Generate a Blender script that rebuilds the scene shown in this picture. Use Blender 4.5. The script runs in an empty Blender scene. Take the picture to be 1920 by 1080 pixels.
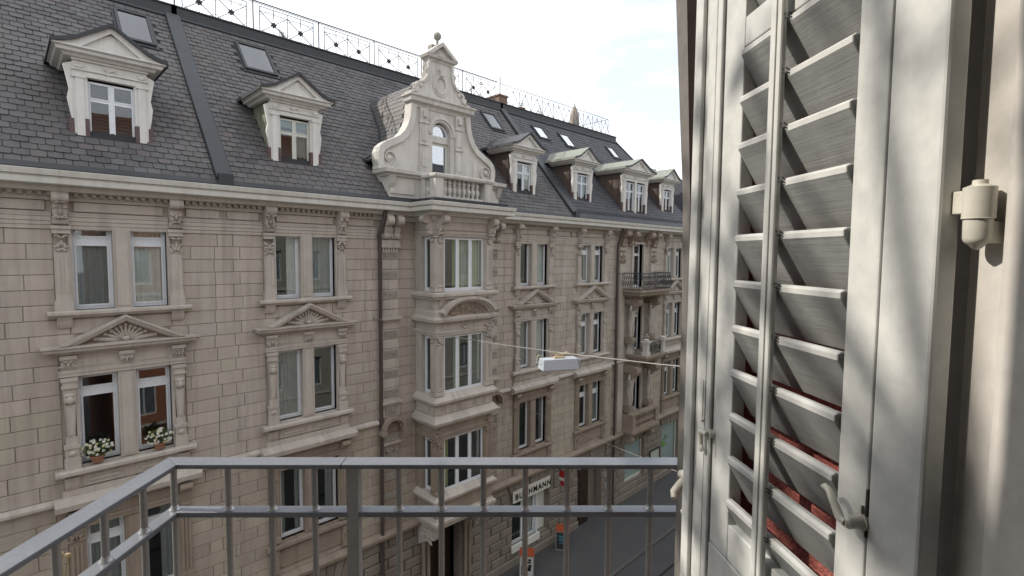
import bpy, bmesh, math, random
from mathutils import Matrix, Vector
random.seed(7)
SC = bpy.context.scene
COL = SC.collection
PI = math.pi

# ---------------------------------------------------------------- camera
EYE = Vector((0.0, 0.0, 13.5))
RIGHT = Vector((0.70765125, -0.70652117, 0.00758541))
UP = Vector((0.03968138, 0.05045898, 0.99793751))
FWD = Vector((0.70544673, 0.70589073, -0.0637431))
cam = bpy.data.cameras.new('camera')
cam.sensor_width = 36.0
cam.lens = 18.0
cam.clip_start = 0.02
cam.clip_end = 3000
cam_ob = bpy.data.objects.new('camera', cam)
COL.objects.link(cam_ob)
M = Matrix((( RIGHT.x, UP.x, -FWD.x, EYE.x),
            ( RIGHT.y, UP.y, -FWD.y, EYE.y),
            ( RIGHT.z, UP.z, -FWD.z, EYE.z),
            (0, 0, 0, 1)))
cam_ob.matrix_world = M
SC.camera = cam_ob

# ---------------------------------------------------------------- sun, sky, exposure
SUN_PHI = math.radians(42)      # from +Y towards -X
SUN_ELEV = math.atan(1.10 * math.cos(SUN_PHI))
sdir = Vector((-math.sin(SUN_PHI) * math.cos(SUN_ELEV), math.cos(SUN_PHI) * math.cos(SUN_ELEV), math.sin(SUN_ELEV)))
sun = bpy.data.lights.new('sun', 'SUN')
sun.energy = 3.0
sun.angle = math.radians(0.55)
sun.color = (1.0, 0.925, 0.82)
sun_ob = bpy.data.objects.new('sun', sun)
COL.objects.link(sun_ob)
sun_ob.rotation_euler = (-sdir).to_track_quat('-Z', 'Y').to_euler()
sun_ob.location = (-30, 30, 60)

world = bpy.data.worlds.new("World")
SC.world = world
world.use_nodes = True
wn = world.node_tree.nodes; wl = world.node_tree.links
wn.clear()
wout = wn.new('ShaderNodeOutputWorld'); wbg = wn.new('ShaderNodeBackground')
sky = wn.new('ShaderNodeTexSky'); sky.sky_type = 'NISHITA'; sky.sun_disc = False
sky.sun_elevation = SUN_ELEV
# Nishita rotation is clockwise from +Y seen from above
sky.sun_rotation = -SUN_PHI
sky.air_density = 1.0; sky.dust_density = 2.0; sky.ozone_density = 1.2
wtc = wn.new('ShaderNodeTexCoord')
wmap = wn.new('ShaderNodeMapping'); wmap.inputs['Scale'].default_value = (1.0, 1.0, 2.6)
wmap.inputs['Rotation'].default_value = (0.15, 0.25, 0.6)
wno = wn.new('ShaderNodeTexNoise'); wno.inputs['Scale'].default_value = 2.3
wno.inputs['Detail'].default_value = 7; wno.inputs['Roughness'].default_value = 0.55
wramp = wn.new('ShaderNodeValToRGB')
wramp.color_ramp.elements[0].position = 0.37; wramp.color_ramp.elements[0].color = (0.48, 0.48, 0.48, 1)
wramp.color_ramp.elements[1].position = 0.55; wramp.color_ramp.elements[1].color = (1, 1, 1, 1)
wmix = wn.new('ShaderNodeMix'); wmix.data_type = 'RGBA'
wmix.inputs['B'].default_value = (7.6, 7.8, 8.1, 1)
wl.new(wtc.outputs['Generated'], wmap.inputs['Vector'])
wl.new(wmap.outputs['Vector'], wno.inputs['Vector'])
wl.new(wno.outputs['Fac'], wramp.inputs['Fac'])
wl.new(wramp.outputs['Color'], wmix.inputs['Factor'])
wl.new(sky.outputs['Color'], wmix.inputs['A'])
wl.new(wmix.outputs['Result'], wbg.inputs['Color'])
wbg.inputs['Strength'].default_value = 0.135
wl.new(wbg.outputs['Background'], wout.inputs['Surface'])

SC.view_settings.view_transform = 'Standard'
SC.view_settings.look = 'None'
SC.view_settings.gamma = 1
SC.view_settings.use_curve_mapping = False
SC.view_settings.exposure = 0.60
SC.render.engine = 'CYCLES'
SC.cycles.max_bounces = 6
SC.cycles.transparent_max_bounces = 12

# ---------------------------------------------------------------- helpers
SIBS = {}
class MB:
    def __init__(s):
        s.v = []; s.f = []; s.ch = []
    def add(s, vs, fs):
        n = len(s.v); s.ch.append((n, n+len(vs))); s.v.extend([tuple(p) for p in vs]); s.f.extend([tuple(i + n for i in q) for q in fs])
    def box(s, x0, x1, y0, y1, z0, z1):
        s.add([(x0,y0,z0),(x1,y0,z0),(x1,y1,z0),(x0,y1,z0),(x0,y0,z1),(x1,y0,z1),(x1,y1,z1),(x0,y1,z1)],
              [(0,3,2,1),(4,5,6,7),(0,1,5,4),(1,2,6,5),(2,3,7,6),(3,0,4,7)])
        return s
    def block(s, x0, x1, y0, y1, z0, z1, c=.01):
        """stone with chamfered front (front is y0, facing -Y)"""
        s.add([(x0,y1,z0),(x1,y1,z0),(x1,y1,z1),(x0,y1,z1),
               (x0,y0+c,z0),(x1,y0+c,z0),(x1,y0+c,z1),(x0,y0+c,z1),
               (x0+c,y0,z0+c),(x1-c,y0,z0+c),(x1-c,y0,z1-c),(x0+c,y0,z1-c)],
              [(0,4,5,1)[::-1] if 0 else (0,1,5,4),(1,2,6,5),(2,3,7,6),(3,0,4,7),(4,5,9,8),(5,6,10,9),(6,7,11,10),(7,4,8,11),(8,9,10,11)])
        return s
    def prism(s, poly, ax, d0, d1):
        """poly (u,w) extruded from d0 to d1; ax='y': (u=x,w=z); 'x': (u=y,w=z); 'z': (u=x,w=y)"""
        n = len(poly)
        def P(u, w, d):
            return (u, d, w) if ax == 'y' else ((d, u, w) if ax == 'x' else (u, w, d))
        vs = [P(u, w, d0) for u, w in poly] + [P(u, w, d1) for u, w in poly]
        fs = [tuple(range(n)), tuple(range(2*n-1, n-1, -1))] + [(i, (i+1) % n, n+(i+1) % n, n+i) for i in range(n)]
        s.add(vs, fs); return s
    def sweep(s, path, prof, closed=False):
        """profile [(out, z)] closed polygon swept along XY path, out = to the right of travel, mitred"""
        n = len(path); k = len(prof); rings = []
        for i, (x, y) in enumerate(path):
            if closed or 0 < i < n-1:
                a = Vector(path[i]) - Vector(path[(i-1) % n]); b = Vector(path[(i+1) % n]) - Vector(path[i])
                a.normalize(); b.normalize()
                na = Vector((a.y, -a.x)); nb = Vector((b.y, -b.x)); m = na + nb
                m = m / max(0.2, m.dot(na))
            elif i == 0:
                a = (Vector(path[1]) - Vector(path[0])).normalized(); m = Vector((a.y, -a.x))
            else:
                a = (Vector(path[-1]) - Vector(path[-2])).normalized(); m = Vector((a.y, -a.x))
            rings.append([(x + m.x*o, y + m.y*o, z) for o, z in prof])
        vs = [p for r in rings for p in r]; fs = []
        for i in range(n if closed else n-1):
            j = (i+1) % n
            for q in range(k):
                r = (q+1) % k
                fs.append((i*k+q, j*k+q, j*k+r, i*k+r))
        if not closed:
            fs.append(tuple(range(k))); fs.append(tuple((n-1)*k + q for q in range(k-1, -1, -1)))
        s.add(vs, fs); return s
    def tube(s, pts, r, n=6, cap=True):
        pts = [Vector(p) for p in pts]; m = len(pts); rs = r if isinstance(r, (list, tuple)) else [r]*m
        vs = []
        for i, p in enumerate(pts):
            d = (pts[min(i+1, m-1)] - pts[max(i-1, 0)]).normalized()
            a = d.orthogonal().normalized() if i == 0 else (a - d*a.dot(d)).normalized()
            b = d.cross(a)
            for j in range(n):
                t = 2*PI*j/n
                vs.append(p + (a*math.cos(t) + b*math.sin(t))*rs[i])
        fs = [(i*n+j, i*n+(j+1) % n, (i+1)*n+(j+1) % n, (i+1)*n+j) for i in range(m-1) for j in range(n)]
        if cap: fs += [tuple(range(n-1, -1, -1)), tuple(range((m-1)*n, m*n))]
        s.add(vs, fs); return s
    def lathe(s, cx, cy, prof, n=12, cz=0.0):
        k = len(prof); vs = []
        for r, z in prof:
            for j in range(n):
                t = 2*PI*j/n; vs.append((cx + r*math.cos(t), cy + r*math.sin(t), cz + z))
        fs = [(i*n+j, i*n+(j+1) % n, (i+1)*n+(j+1) % n, (i+1)*n+j) for i in range(k-1) for j in range(n)]
        fs += [tuple(range(n-1, -1, -1)), tuple(range((k-1)*n, k*n))]
        s.add(vs, fs); return s
    def blob(s, c, r, n=8, m=5, rot=0.0):
        """ellipsoid, r=(rx,ry,rz), rotated in the XZ plane by rot"""
        vs = []; cr, sr = math.cos(rot), math.sin(rot)
        for i in range(1, m):
            ph = PI*i/m
            for j in range(n):
                t = 2*PI*j/n
                x, y, z = r[0]*math.sin(ph)*math.cos(t), r[1]*math.sin(ph)*math.sin(t), r[2]*math.cos(ph)
                vs.append((c[0] + x*cr + z*sr, c[1] + y, c[2] - x*sr + z*cr))
        def pole(z): return (c[0] + z*sr, c[1], c[2] + z*cr)
        top, bot = len(vs), len(vs)+1
        vs += [pole(r[2]), pole(-r[2])]
        fs = [(i*n+j, (i+1)*n+j, (i+1)*n+(j+1) % n, i*n+(j+1) % n) for i in range(m-2) for j in range(n)]
        fs += [(top, j, (j+1) % n) for j in range(n)] + [(bot, (m-2)*n+(j+1) % n, (m-2)*n+j) for j in range(n)]
        s.add(vs, fs); return s
    def xform(s, fn, start=0):
        for i in range(start, len(s.v)): s.v[i] = tuple(fn(*s.v[i]))
        return s
    def mesh(s, name, mat=None, smooth=False, ang=38):
        me = bpy.data.meshes.new(name); me.from_pydata(s.v, [], s.f)
        bm = bmesh.new(); bm.from_mesh(me); bmesh.ops.recalc_face_normals(bm, faces=bm.faces); bm.to_mesh(me); bm.free()
        if mat: me.materials.append(mat)
        if smooth:
            me.polygons.foreach_set('use_smooth', [True]*len(me.polygons))
            me.set_sharp_from_angle(angle=math.radians(ang))
        me.update(); return me
    def clusters(s, tol=.012):
        n = len(s.ch)
        if n < 2 or n > 700: return None
        bb = []
        for a, b in s.ch:
            q = s.v[a:b]; bb.append(tuple(min(p[i] for p in q)-tol for i in range(3)) + tuple(max(p[i] for p in q)+tol for i in range(3)))
        par = list(range(n))
        def find(i):
            while par[i] != i: par[i] = par[par[i]]; i = par[i]
            return i
        for i in range(n):
            A = bb[i]
            for j in range(i+1, n):
                B = bb[j]
                if A[0] <= B[3] and B[0] <= A[3] and A[1] <= B[4] and B[1] <= A[4] and A[2] <= B[5] and B[2] <= A[5]:
                    par[find(j)] = find(i)
        roots = {}
        for i in range(n): roots.setdefault(find(i), []).append(i)
        return list(roots.values()) if len(roots) > 1 else None
    def build(s, name, mat, parent=None, smooth=False, ang=38, **kw):
        cl = s.clusters() if kw.get('kind') != 'stuff' and 'label' not in kw else None
        if not cl: return link(name, s.mesh(name, mat, smooth, ang), parent, **kw)
        fo = {}
        for f in s.f: fo.setdefault(f[0], []).append(f)
        out = []
        starts = [a for a, b in s.ch]
        import bisect
        cf = {}
        for f in s.f: cf.setdefault(bisect.bisect_right(starts, min(f))-1, []).append(f)
        for group in cl:
            mb = MB()
            for i in group:
                a, b = s.ch[i]; mb.add(s.v[a:b], [tuple(q-a for q in f) for f in cf.get(i, [])])
            out.append(link(name, mb.mesh(name, mat, smooth, ang), parent, **kw))
        SIBS[out[0].name] = out
        return out[0]

def settags(o, label=None, cat=None, group=None, kind=None):
    if label: o['label'] = label
    if cat: o['category'] = cat
    if group: o['group'] = group
    if kind: o['kind'] = kind
    return o
def wloc(o):
    v = Vector((0, 0, 0))
    while o:
        v += o.location + o.matrix_parent_inverse.translation if o.parent else o.location
        o = o.parent
    return v
def link(name, me, parent=None, loc=None, local=False, **kw):
    """mesh given in world coordinates unless local=True"""
    o = bpy.data.objects.new(name, me); COL.objects.link(o)
    if loc is not None: o.location = loc
    if parent is not None:
        o.parent = parent
        if not local: o.matrix_parent_inverse = Matrix.Translation(-wloc(parent))
    return settags(o, **kw)
def empty(name, loc, label, cat, group=None, rz=0):
    o = bpy.data.objects.new(name, None); COL.objects.link(o); o.location = loc; o.rotation_euler.z = rz
    o.empty_display_size = .2
    return settags(o, label, cat, group)
def copy_tree(o, parent=None):
    c = o.copy(); COL.objects.link(c); c.parent = parent
    for ch in list(o.children): copy_tree(ch, c)
    return c
def bevel(o, w=.004, seg=2):
    for q in SIBS.get(o.name, [])[1:]: bevel1(q, w, seg)
    return bevel1(o, w, seg)
def bevel1(o, w, seg):
    m = o.modifiers.new('bevel', 'BEVEL'); m.width = w; m.segments = seg; m.limit_method = 'ANGLE'; m.angle_limit = math.radians(40)
    return o

# ---------------------------------------------------------------- materials
def mat(name, c1, c2=None, rough=.8, scale=3.0, piece=0.0, streak=0.0, streakc=(.12,.11,.10), bump=0.0, bscale=40.0,
        metal=0.0, spec=.3, grain=None, stain=None, stains=.0, c3=None, hue=0.0, coat=0.0, patch=None, patchs=.6):
    m = bpy.data.materials.new(name); m.use_nodes = True
    nt = m.node_tree; N = nt.nodes; L = nt.links; b = N['Principled BSDF']
    b.inputs['Roughness'].default_value = rough; b.inputs['Metallic'].default_value = metal
    b.inputs['Specular IOR Level'].default_value = spec
    b.inputs['Coat Weight'].default_value = coat
    geo = N.new('ShaderNodeNewGeometry'); pos = geo.outputs['Position']
    def noise(sc, det=4, vec=pos, r=.6):
        n = N.new('ShaderNodeTexNoise'); n.inputs['Scale'].default_value = sc; n.inputs['Detail'].default_value = det
        n.inputs['Roughness'].default_value = r; L.new(vec, n.inputs['Vector']); return n.outputs['Fac']
    def ramp(f, a, bb):
        r = N.new('ShaderNodeMapRange'); r.inputs['From Min'].default_value = a; r.inputs['From Max'].default_value = bb
        L.new(f, r.inputs['Value']); return r.outputs['Result']
    def mix(f, A, B, bt='MIX'):
        x = N.new('ShaderNodeMix'); x.data_type = 'RGBA'; x.blend_type = bt
        if hasattr(f, 'links'): L.new(f, x.inputs['Factor'])
        else: x.inputs['Factor'].default_value = f
        for s_, q in (('A', A), ('B', B)):
            if hasattr(q, 'links'): L.new(q, x.inputs[s_])
            else: x.inputs[s_].default_value = (*q, 1)
        return x.outputs['Result']
    def mapped(sx, sy, sz):
        mp = N.new('ShaderNodeMapping'); mp.inputs['Scale'].default_value = (sx, sy, sz); L.new(pos, mp.inputs['Vector']); return mp.outputs['Vector']
    col = mix(ramp(noise(scale), .35, .68), c1, c2 or c1)
    if piece or hue:
        oi = N.new('ShaderNodeObjectInfo'); ad = N.new('ShaderNodeMath'); ad.operation = 'ADD'
        L.new(oi.outputs['Random'], ad.inputs[0]); L.new(geo.outputs['Random Per Island'], ad.inputs[1])
        fr = N.new('ShaderNodeMath'); fr.operation = 'FRACT'; L.new(ad.outputs[0], fr.inputs[0])
        if c3 is not None: 
            wn_ = N.new('ShaderNodeTexWhiteNoise'); wn_.noise_dimensions = '1D'; L.new(fr.outputs[0], wn_.inputs['W'])
            col = mix(ramp(wn_.outputs['Value'], .45, 1.0), col, c3)
        hs = N.new('ShaderNodeHueSaturation'); L.new(col, hs.inputs['Color'])
        L.new(ramp_to(N, L, fr.outputs[0], 1-piece, 1+piece), hs.inputs['Value'])
        col = hs.outputs['Color']
    if patch is not None:
        f = ramp(noise(.55, 5, r=.65), .46, .66)
        mu = N.new('ShaderNodeMath'); mu.operation = 'MULTIPLY'; L.new(f, mu.inputs[0]); mu.inputs[1].default_value = patchs
        col = mix(mu.outputs[0], col, patch)
    if streak:
        f = ramp(noise(1.0, 5, mapped(5, .45, .33)), .47, .70)
        mu = N.new('ShaderNodeMath'); mu.operation = 'MULTIPLY'; L.new(f, mu.inputs[0]); mu.inputs[1].default_value = streak
        col = mix(mu.outputs[0], col, streakc)
    if stain is not None:
        f = ramp(noise(scale*.45, 6, r=.7), .55, .75)
        mu = N.new('ShaderNodeMath'); mu.operation = 'MULTIPLY'; L.new(f, mu.inputs[0]); mu.inputs[1].default_value = stains
        col = mix(mu.outputs[0], col, stain)
    fine = ramp(noise(bscale, 3), .3, .7)
    col = mix(.35, col, mix(fine, tuple(q*.72 for q in c1), tuple(min(1, q*1.22) for q in c1)), 'MIX')
    L.new(col, b.inputs['Base Color'])
    h = None
    if bump:
        bn = N.new('ShaderNodeBump'); bn.inputs['Strength'].default_value = min(1, bump); bn.inputs['Distance'].default_value = .01
        if grain:   # wood grain along given scale vector
            L.new(noise(1.0, 6, mapped(*grain), .65), bn.inputs['Height'])
        else:
            L.new(noise(bscale, 5), bn.inputs['Height'])
        L.new(bn.outputs['Normal'], b.inputs['Normal'])
    return m
def ramp_to(N, L, f, lo, hi):
    r = N.new('ShaderNodeMapRange'); r.inputs['To Min'].default_value = lo; r.inputs['To Max'].default_value = hi
    L.new(f, r.inputs['Value']); return r.outputs['Result']
def glass(name, tint=(.75,.8,.8), fac=.10, wob=.02):
    m = bpy.data.materials.new(name); m.use_nodes = True
    N = m.node_tree.nodes; L = m.node_tree.links; N.clear()
    o = N.new('ShaderNodeOutputMaterial'); t = N.new('ShaderNodeBsdfTransparent'); g = N.new('ShaderNodeBsdfGlossy')
    t.inputs['Color'].default_value = (*tint, 1); g.inputs['Roughness'].default_value = .015
    g.inputs['Color'].default_value = (.95, .97, 1, 1)
    lw = N.new('ShaderNodeFresnel'); gb_ = N.new('ShaderNodeNewGeometry'); io = N.new('ShaderNodeMapRange')
    io.inputs['To Min'].default_value = 1.5; io.inputs['To Max'].default_value = 1/1.5
    L.new(gb_.outputs['Backfacing'], io.inputs['Value']); L.new(io.outputs['Result'], lw.inputs['IOR'])
    mm = N.new('ShaderNodeMath'); mm.operation = 'MULTIPLY_ADD'; mm.inputs[1].default_value = 1.25; mm.inputs[2].default_value = fac
    mm.use_clamp = True
    L.new(lw.outputs[0], mm.inputs[0])
    tc = N.new('ShaderNodeNewGeometry'); no = N.new('ShaderNodeTexNoise'); no.inputs['Scale'].default_value = 1.3
    L.new(tc.outputs['Position'], no.inputs['Vector'])
    bp = N.new('ShaderNodeBump'); bp.inputs['Strength'].default_value = wob; bp.inputs['Distance'].default_value = .3
    L.new(no.outputs['Fac'], bp.inputs['Height']); L.new(bp.outputs['Normal'], g.inputs['Normal'])
    x = N.new('ShaderNodeMixShader'); L.new(mm.outputs[0], x.inputs['Fac']); L.new(t.outputs[0], x.inputs[1]); L.new(g.outputs[0], x.inputs[2])
    L.new(x.outputs[0], o.inputs['Surface']); return m

STONE = mat('ashlar_sandstone', (.405,.352,.303), (.465,.42,.36), .92, 1.4, piece=.14, c3=(.42,.385,.305), streak=.6, streakc=(.20,.175,.155), bump=.25, bscale=55, spec=.15, stain=(.28,.245,.215), stains=.6, patch=(.48,.445,.41), patchs=.6)
STONE_OLIVE = mat('ashlar_olive_sandstone', (.37,.325,.265), (.43,.385,.31), .92, 1.4, piece=.14, c3=(.35,.295,.25), streak=.55, streakc=(.19,.165,.14), bump=.25, bscale=55, spec=.15, stain=(.24,.21,.17), stains=.6, patch=(.42,.39,.34), patchs=.5)
STONE_DARK = mat('ground_floor_sandstone', (.215,.185,.16), (.26,.232,.198), .92, 1.4, piece=.12, c3=(.21,.185,.15), streak=.4, streakc=(.12,.11,.10), bump=.35, bscale=50, spec=.15)
TRIM = mat('carved_sandstone', (.435,.39,.345), (.51,.47,.415), .9, 2.2, streak=.65, streakc=(.235,.205,.18), bump=.25, bscale=60, spec=.15, stain=(.25,.225,.19), stains=.5)
TRIM_DARK = mat('carved_brown_sandstone', (.27,.22,.175), (.33,.28,.225), .9, 2.2, streak=.5, streakc=(.13,.11,.09), bump=.25, bscale=60, spec=.15, stain=(.17,.14,.11), stains=.5)
QUOIN = mat('vermiculated_sandstone', (.27,.245,.215), (.35,.325,.29), .95, 9, piece=.08, bump=1.0, bscale=28, spec=.1)
LIME = mat('pale_painted_stone', (.52,.495,.455), (.60,.575,.535), .85, 2.0, streak=.8, streakc=(.31,.285,.25), bump=.18, bscale=45, spec=.2, stain=(.38,.355,.32), stains=.75)
WOODW = mat('white_painted_wood', (.60,.585,.55), (.68,.665,.63), .6, 4, streak=.6, streakc=(.40,.375,.34), bump=.12, bscale=60, spec=.35, stain=(.50,.48,.44), stains=.6)
GUTTER = mat('gutter_paint', (.50,.485,.44), (.58,.565,.52), .6, 3, streak=.5, streakc=(.33,.31,.26), bump=.1, bscale=30, spec=.3, stain=(.34,.32,.25), stains=.4)
FRAME = mat('white_window_frame', (.66,.69,.72), (.72,.75,.78), .45, 3, bump=.03, bscale=30, spec=.4)
FRAME_OLD = mat('cream_window_frame', (.55,.56,.50), (.62,.63,.56), .5, 3, spec=.4)
SLATE = mat('slate', (.074,.073,.077), (.104,.104,.106), .6, 1.6, piece=.36, c3=(.105,.086,.088), hue=1, bump=.25, bscale=25, spec=.4, stain=(.11,.085,.062), stains=.7, streak=.55, streakc=(.125,.10,.085), patch=(.15,.142,.13), patchs=.6)
SLATE_DK = mat('dark_slate', (.056,.059,.068), (.078,.081,.09), .62, 5, piece=.25, c3=(.066,.062,.066), hue=1, bump=.25, bscale=25, spec=.4, stain=(.05,.056,.04), stains=.5)
ROOFBASE = mat('roof_underlay', (.03,.03,.033), (.04,.04,.045), .9, 3)
ZINC = mat('dark_sheet_metal', (.034,.037,.042), (.046,.05,.055), .5, 4, bump=.06, bscale=10, spec=.45, stain=(.055,.05,.045), stains=.5)
LEADTRIM = mat('black_sheet_metal', (.030,.032,.036), (.045,.046,.05), .5, 4, spec=.4)
COPPER = mat('verdigris_copper', (.20,.215,.185), (.25,.265,.23), .65, 5, streak=.4, streakc=(.16,.2,.16), spec=.35)
CHEEK = mat('brown_cheek_boards', (.085,.062,.052), (.11,.082,.068), .7, 4, streak=.4, streakc=(.05,.04,.035))
BROWNM = mat('brown_zinc_post', (.10,.065,.062), (.13,.09,.085), .6, 5, spec=.3)
PIPE = mat('brown_downpipe_paint', (.060,.047,.043), (.085,.066,.06), .5, 4, streak=.3, spec=.4)
IRON = mat('wrought_iron', (.030,.030,.034), (.045,.045,.05), .5, 8, spec=.4)
IRONTHIN = mat('terrace_railing_paint', (.03,.028,.03), (.045,.042,.042), .5, 8, spec=.4)
CURTAIN = mat('net_curtain', (.52,.53,.50), (.60,.61,.58), .95, 6)
CURTDK = mat('grey_curtain', (.25,.255,.25), (.32,.32,.31), .95, 6)
CURTY = mat('yellow_green_blind', (.42,.42,.22), (.48,.47,.27), .9, 3)
BLINDG = mat('green_roller_blind', (.16,.21,.17), (.20,.25,.20), .8, 3)
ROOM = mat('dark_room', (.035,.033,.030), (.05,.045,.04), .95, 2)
GLASS = glass('window_glass', (.90,.925,.92), .015, .0025)
GLASSB = glass('bright_window_glass', (.90,.93,.95), .28, .003)
SKYGLASS = glass('skylight_glass', (.25,.28,.32), .06, .004)
REDBRICK = mat('terracotta_pot', (.24,.12,.075), (.32,.17,.11), .85, 9)
# ================================================================ setting: ground
WALL_Y = 15.0
ASPH = mat('asphalt', (.062,.062,.064), (.074,.074,.075), .88, .6, bump=.4, bscale=120, spec=.25, stain=(.04,.04,.042), stains=.6)
ASPH2 = mat('pavement_asphalt', (.070,.070,.072), (.085,.084,.084), .9, .8, bump=.35, bscale=120, spec=.25, stain=(.055,.055,.057), stains=.6)
KERB = mat('granite_kerb', (.085,.083,.08), (.11,.108,.105), .85, 6, piece=.1, bump=.3)
STEELRAIL = mat('tram_rail_steel', (.022,.022,.022), (.03,.03,.03), .8, 5, spec=.1)
g = MB(); g.box(-400, 600, -400, 600, -.5, -.02); g.build('ground', ASPH2, kind='structure')
g = MB(); g.box(-60, 150, 3.2, 11.6, -.019, 0.0); g.build('road', ASPH, kind='structure')
pv = MB(); pv.box(-60, 150, 11.72, 15.6, -.018, .10); far_pavement = pv.build('pavement', ASPH2, kind='structure')
pv = MB(); pv.box(-60, 150, -3.5, 3.08, -.018, .10); near_pavement = pv.build('pavement', ASPH2, kind='structure')
for yy, par in ((11.6, far_pavement), (3.08, near_pavement)):
    me = MB().block(0, 1.19, 0, .12, 0, .12, .012)
    me = me.mesh('kerb_stone', KERB)
    for k in range(36):
        link('kerb_stone', me, par, loc=(8 + k*1.2, yy, -.017), local=True)
for yy in (10.25, 9.25, 6.6, 5.6):
    r_ = MB(); r_.box(-60, 150, yy-.05, yy+.05, .0005, .004); r_.box(-60, 150, yy-.022, yy+.022, .0045, .0075)
    r_.build('tram_rail', STEELRAIL if yy else None, kind='structure')

# ================================================================ piece bookkeeping
def screen(p):
    d = Vector(p) - EYE; w = d.dot(FWD)
    if w < .1: return None
    return (960 + 960*d.dot(RIGHT)/w, 540 - 960*d.dot(UP)/w, w)
class Pieces:
    """collects alike pieces; the 300 that show largest become objects, the rest one joined part"""
    def __init__(s, name, stuffname): s.name = name; s.sn = stuffname; s.items = []
    def add(s, vs, fs, size, centre, material, parent): s.items.append((vs, fs, size, centre, material, parent))
    def finish(s, limit=300):
        def score(it):
            q = screen(it[3])
            if q is None: return 0
            a = it[2] / q[2]**2
            if not (-30 < q[0] < 1300 and -30 < q[1] < 1110): a *= .01
            return a
        s.items.sort(key=score, reverse=True)
        for vs, fs, sz, c, m, par in s.items[:limit]:
            mb = MB(); mb.add(vs, fs); mb.build(s.name, m, par)
        rest = {}
        for vs, fs, sz, c, m, par in s.items[limit:]:
            mb = rest.setdefault((m.name, par.name), (MB(), m, par))[0]; mb.add(vs, fs)
        for mb, m, par in rest.values(): mb.build(s.sn, m, par, kind='stuff')

def cells(x0, x1, z0, z1, holes):
    xs = sorted({x0, x1} | {min(max(h[i], x0), x1) for h in holes for i in (0, 1)})
    zs = sorted({z0, z1} | {min(max(h[i], z0), z1) for h in holes for i in (2, 3)})
    out = []
    for a, b in zip(zs, zs[1:]):
        run = None
        for c, d in zip(xs, xs[1:]):
            mx, mz = (c+d)/2, (a+b)/2
            solid = not any(h[0] < mx < h[1] and h[2] < mz < h[3] for h in holes)
            if solid:
                if run: run[1] = d
                else: run = [c, d, a, b]; out.append(run)
            else: run = None
    return [tuple(r) for r in out if r[1]-r[0] > 1e-4 and r[3]-r[2] > 1e-4]

def wall_mesh(x0, x1, z0, z1, holes, m, parent, name='wall', y0=WALL_Y+.03, y1=WALL_Y+.42):
    mb = MB()
    for a, b, c, d in cells(x0, x1, z0, z1, holes): mb.box(a, b, y0, y1, c, d)
    return mb.build(name, m, parent)

def ashlar(P, parent, m, x0, x1, z0, z1, n, length, holes, y=WALL_Y, joint=.0062, c=.008, off=0.0, rnd=.08, jag=(False, False)):
    X0, X1 = x0, x1
    ch = (z1 - z0)/n
    for r in range(n):
        a, b = z0 + r*ch, z0 + (r+1)*ch
        jj = .22 if r % 2 else -.22
        x0, x1 = X0 + (jj if jag[0] else 0), X1 + (jj if jag[1] else 0)
        segs = [(x0, x1)]
        for h in holes:
            ov = min(b, h[3]) - max(a, h[2])
            if ov > .35*ch:
                new = []
                for s0, s1 in segs:
                    if h[1] <= s0 or h[0] >= s1: new.append((s0, s1)); continue
                    if h[0] > s0: new.append((s0, h[0]))
                    if h[1] < s1: new.append((h[1], s1))
                segs = new
        st = off + (0 if r % 2 else length*.36)
        for s0, s1 in segs:
            if s1 - s0 < .03: continue
            k0 = math.floor((s0 - st)/length); cuts = [s0]
            k = k0
            while True:
                k += 1; xx = st + k*length + random.Random(int(k*977 + r*31 + off*10)).uniform(-rnd, rnd)
                if xx >= s1 - .12: break
                if xx > s0 + .12: cuts.append(xx)
            cuts.append(s1)
            for u, w in zip(cuts, cuts[1:]):
                if w-u < 2*joint+.02: continue
                mb = MB(); dy = random.uniform(-.003, .003)
                mb.block(u+joint, w-joint, y+dy, y+.05, a+joint, b-joint, c)
                P.add(mb.v, mb.f, (w-u)*ch, ((u+w)/2, y, (a+b)/2), m, parent)

# ---------------------------------------------------------------- carved ornament
def carve(mb, x0, x1, z0, z1, y, d=.05, n=10, seed=1, s=.35):
    R = random.Random(seed); w, h = x1-x0, z1-z0; q = min(w, h)
    for i in range(n):
        cx, cz = R.uniform(x0+.1*w, x1-.1*w), R.uniform(z0+.1*h, z1-.1*h)
        a, b = R.uniform(.14, s)*q, R.uniform(.08, .2)*q
        mb.blob((cx, y, cz), (a, d*R.uniform(.6, 1.2), b), 6, 4, R.uniform(0, PI))
def mirrored_carve(mb, c, hw, z0, z1, y, d=.05, n=6, seed=1):
    R = random.Random(seed); h = z1-z0; q = min(2*hw, h)
    for i in range(n):
        dx, cz = R.uniform(.1, .85)*hw, R.uniform(z0+.1*h, z1-.1*h)
        a, b, ro, dd = R.uniform(.16, .34)*q, R.uniform(.07, .15)*q, R.uniform(-1.2, 1.2), d*R.uniform(.6, 1.2)
        for sgn in (1, -1): mb.blob((c+sgn*dx, y, cz), (a, dd, b), 6, 4, ro*sgn)
    mb.blob((c, y, (z0+z1)/2), (q*.13, d*1.3, q*.3), 6, 4)
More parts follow.
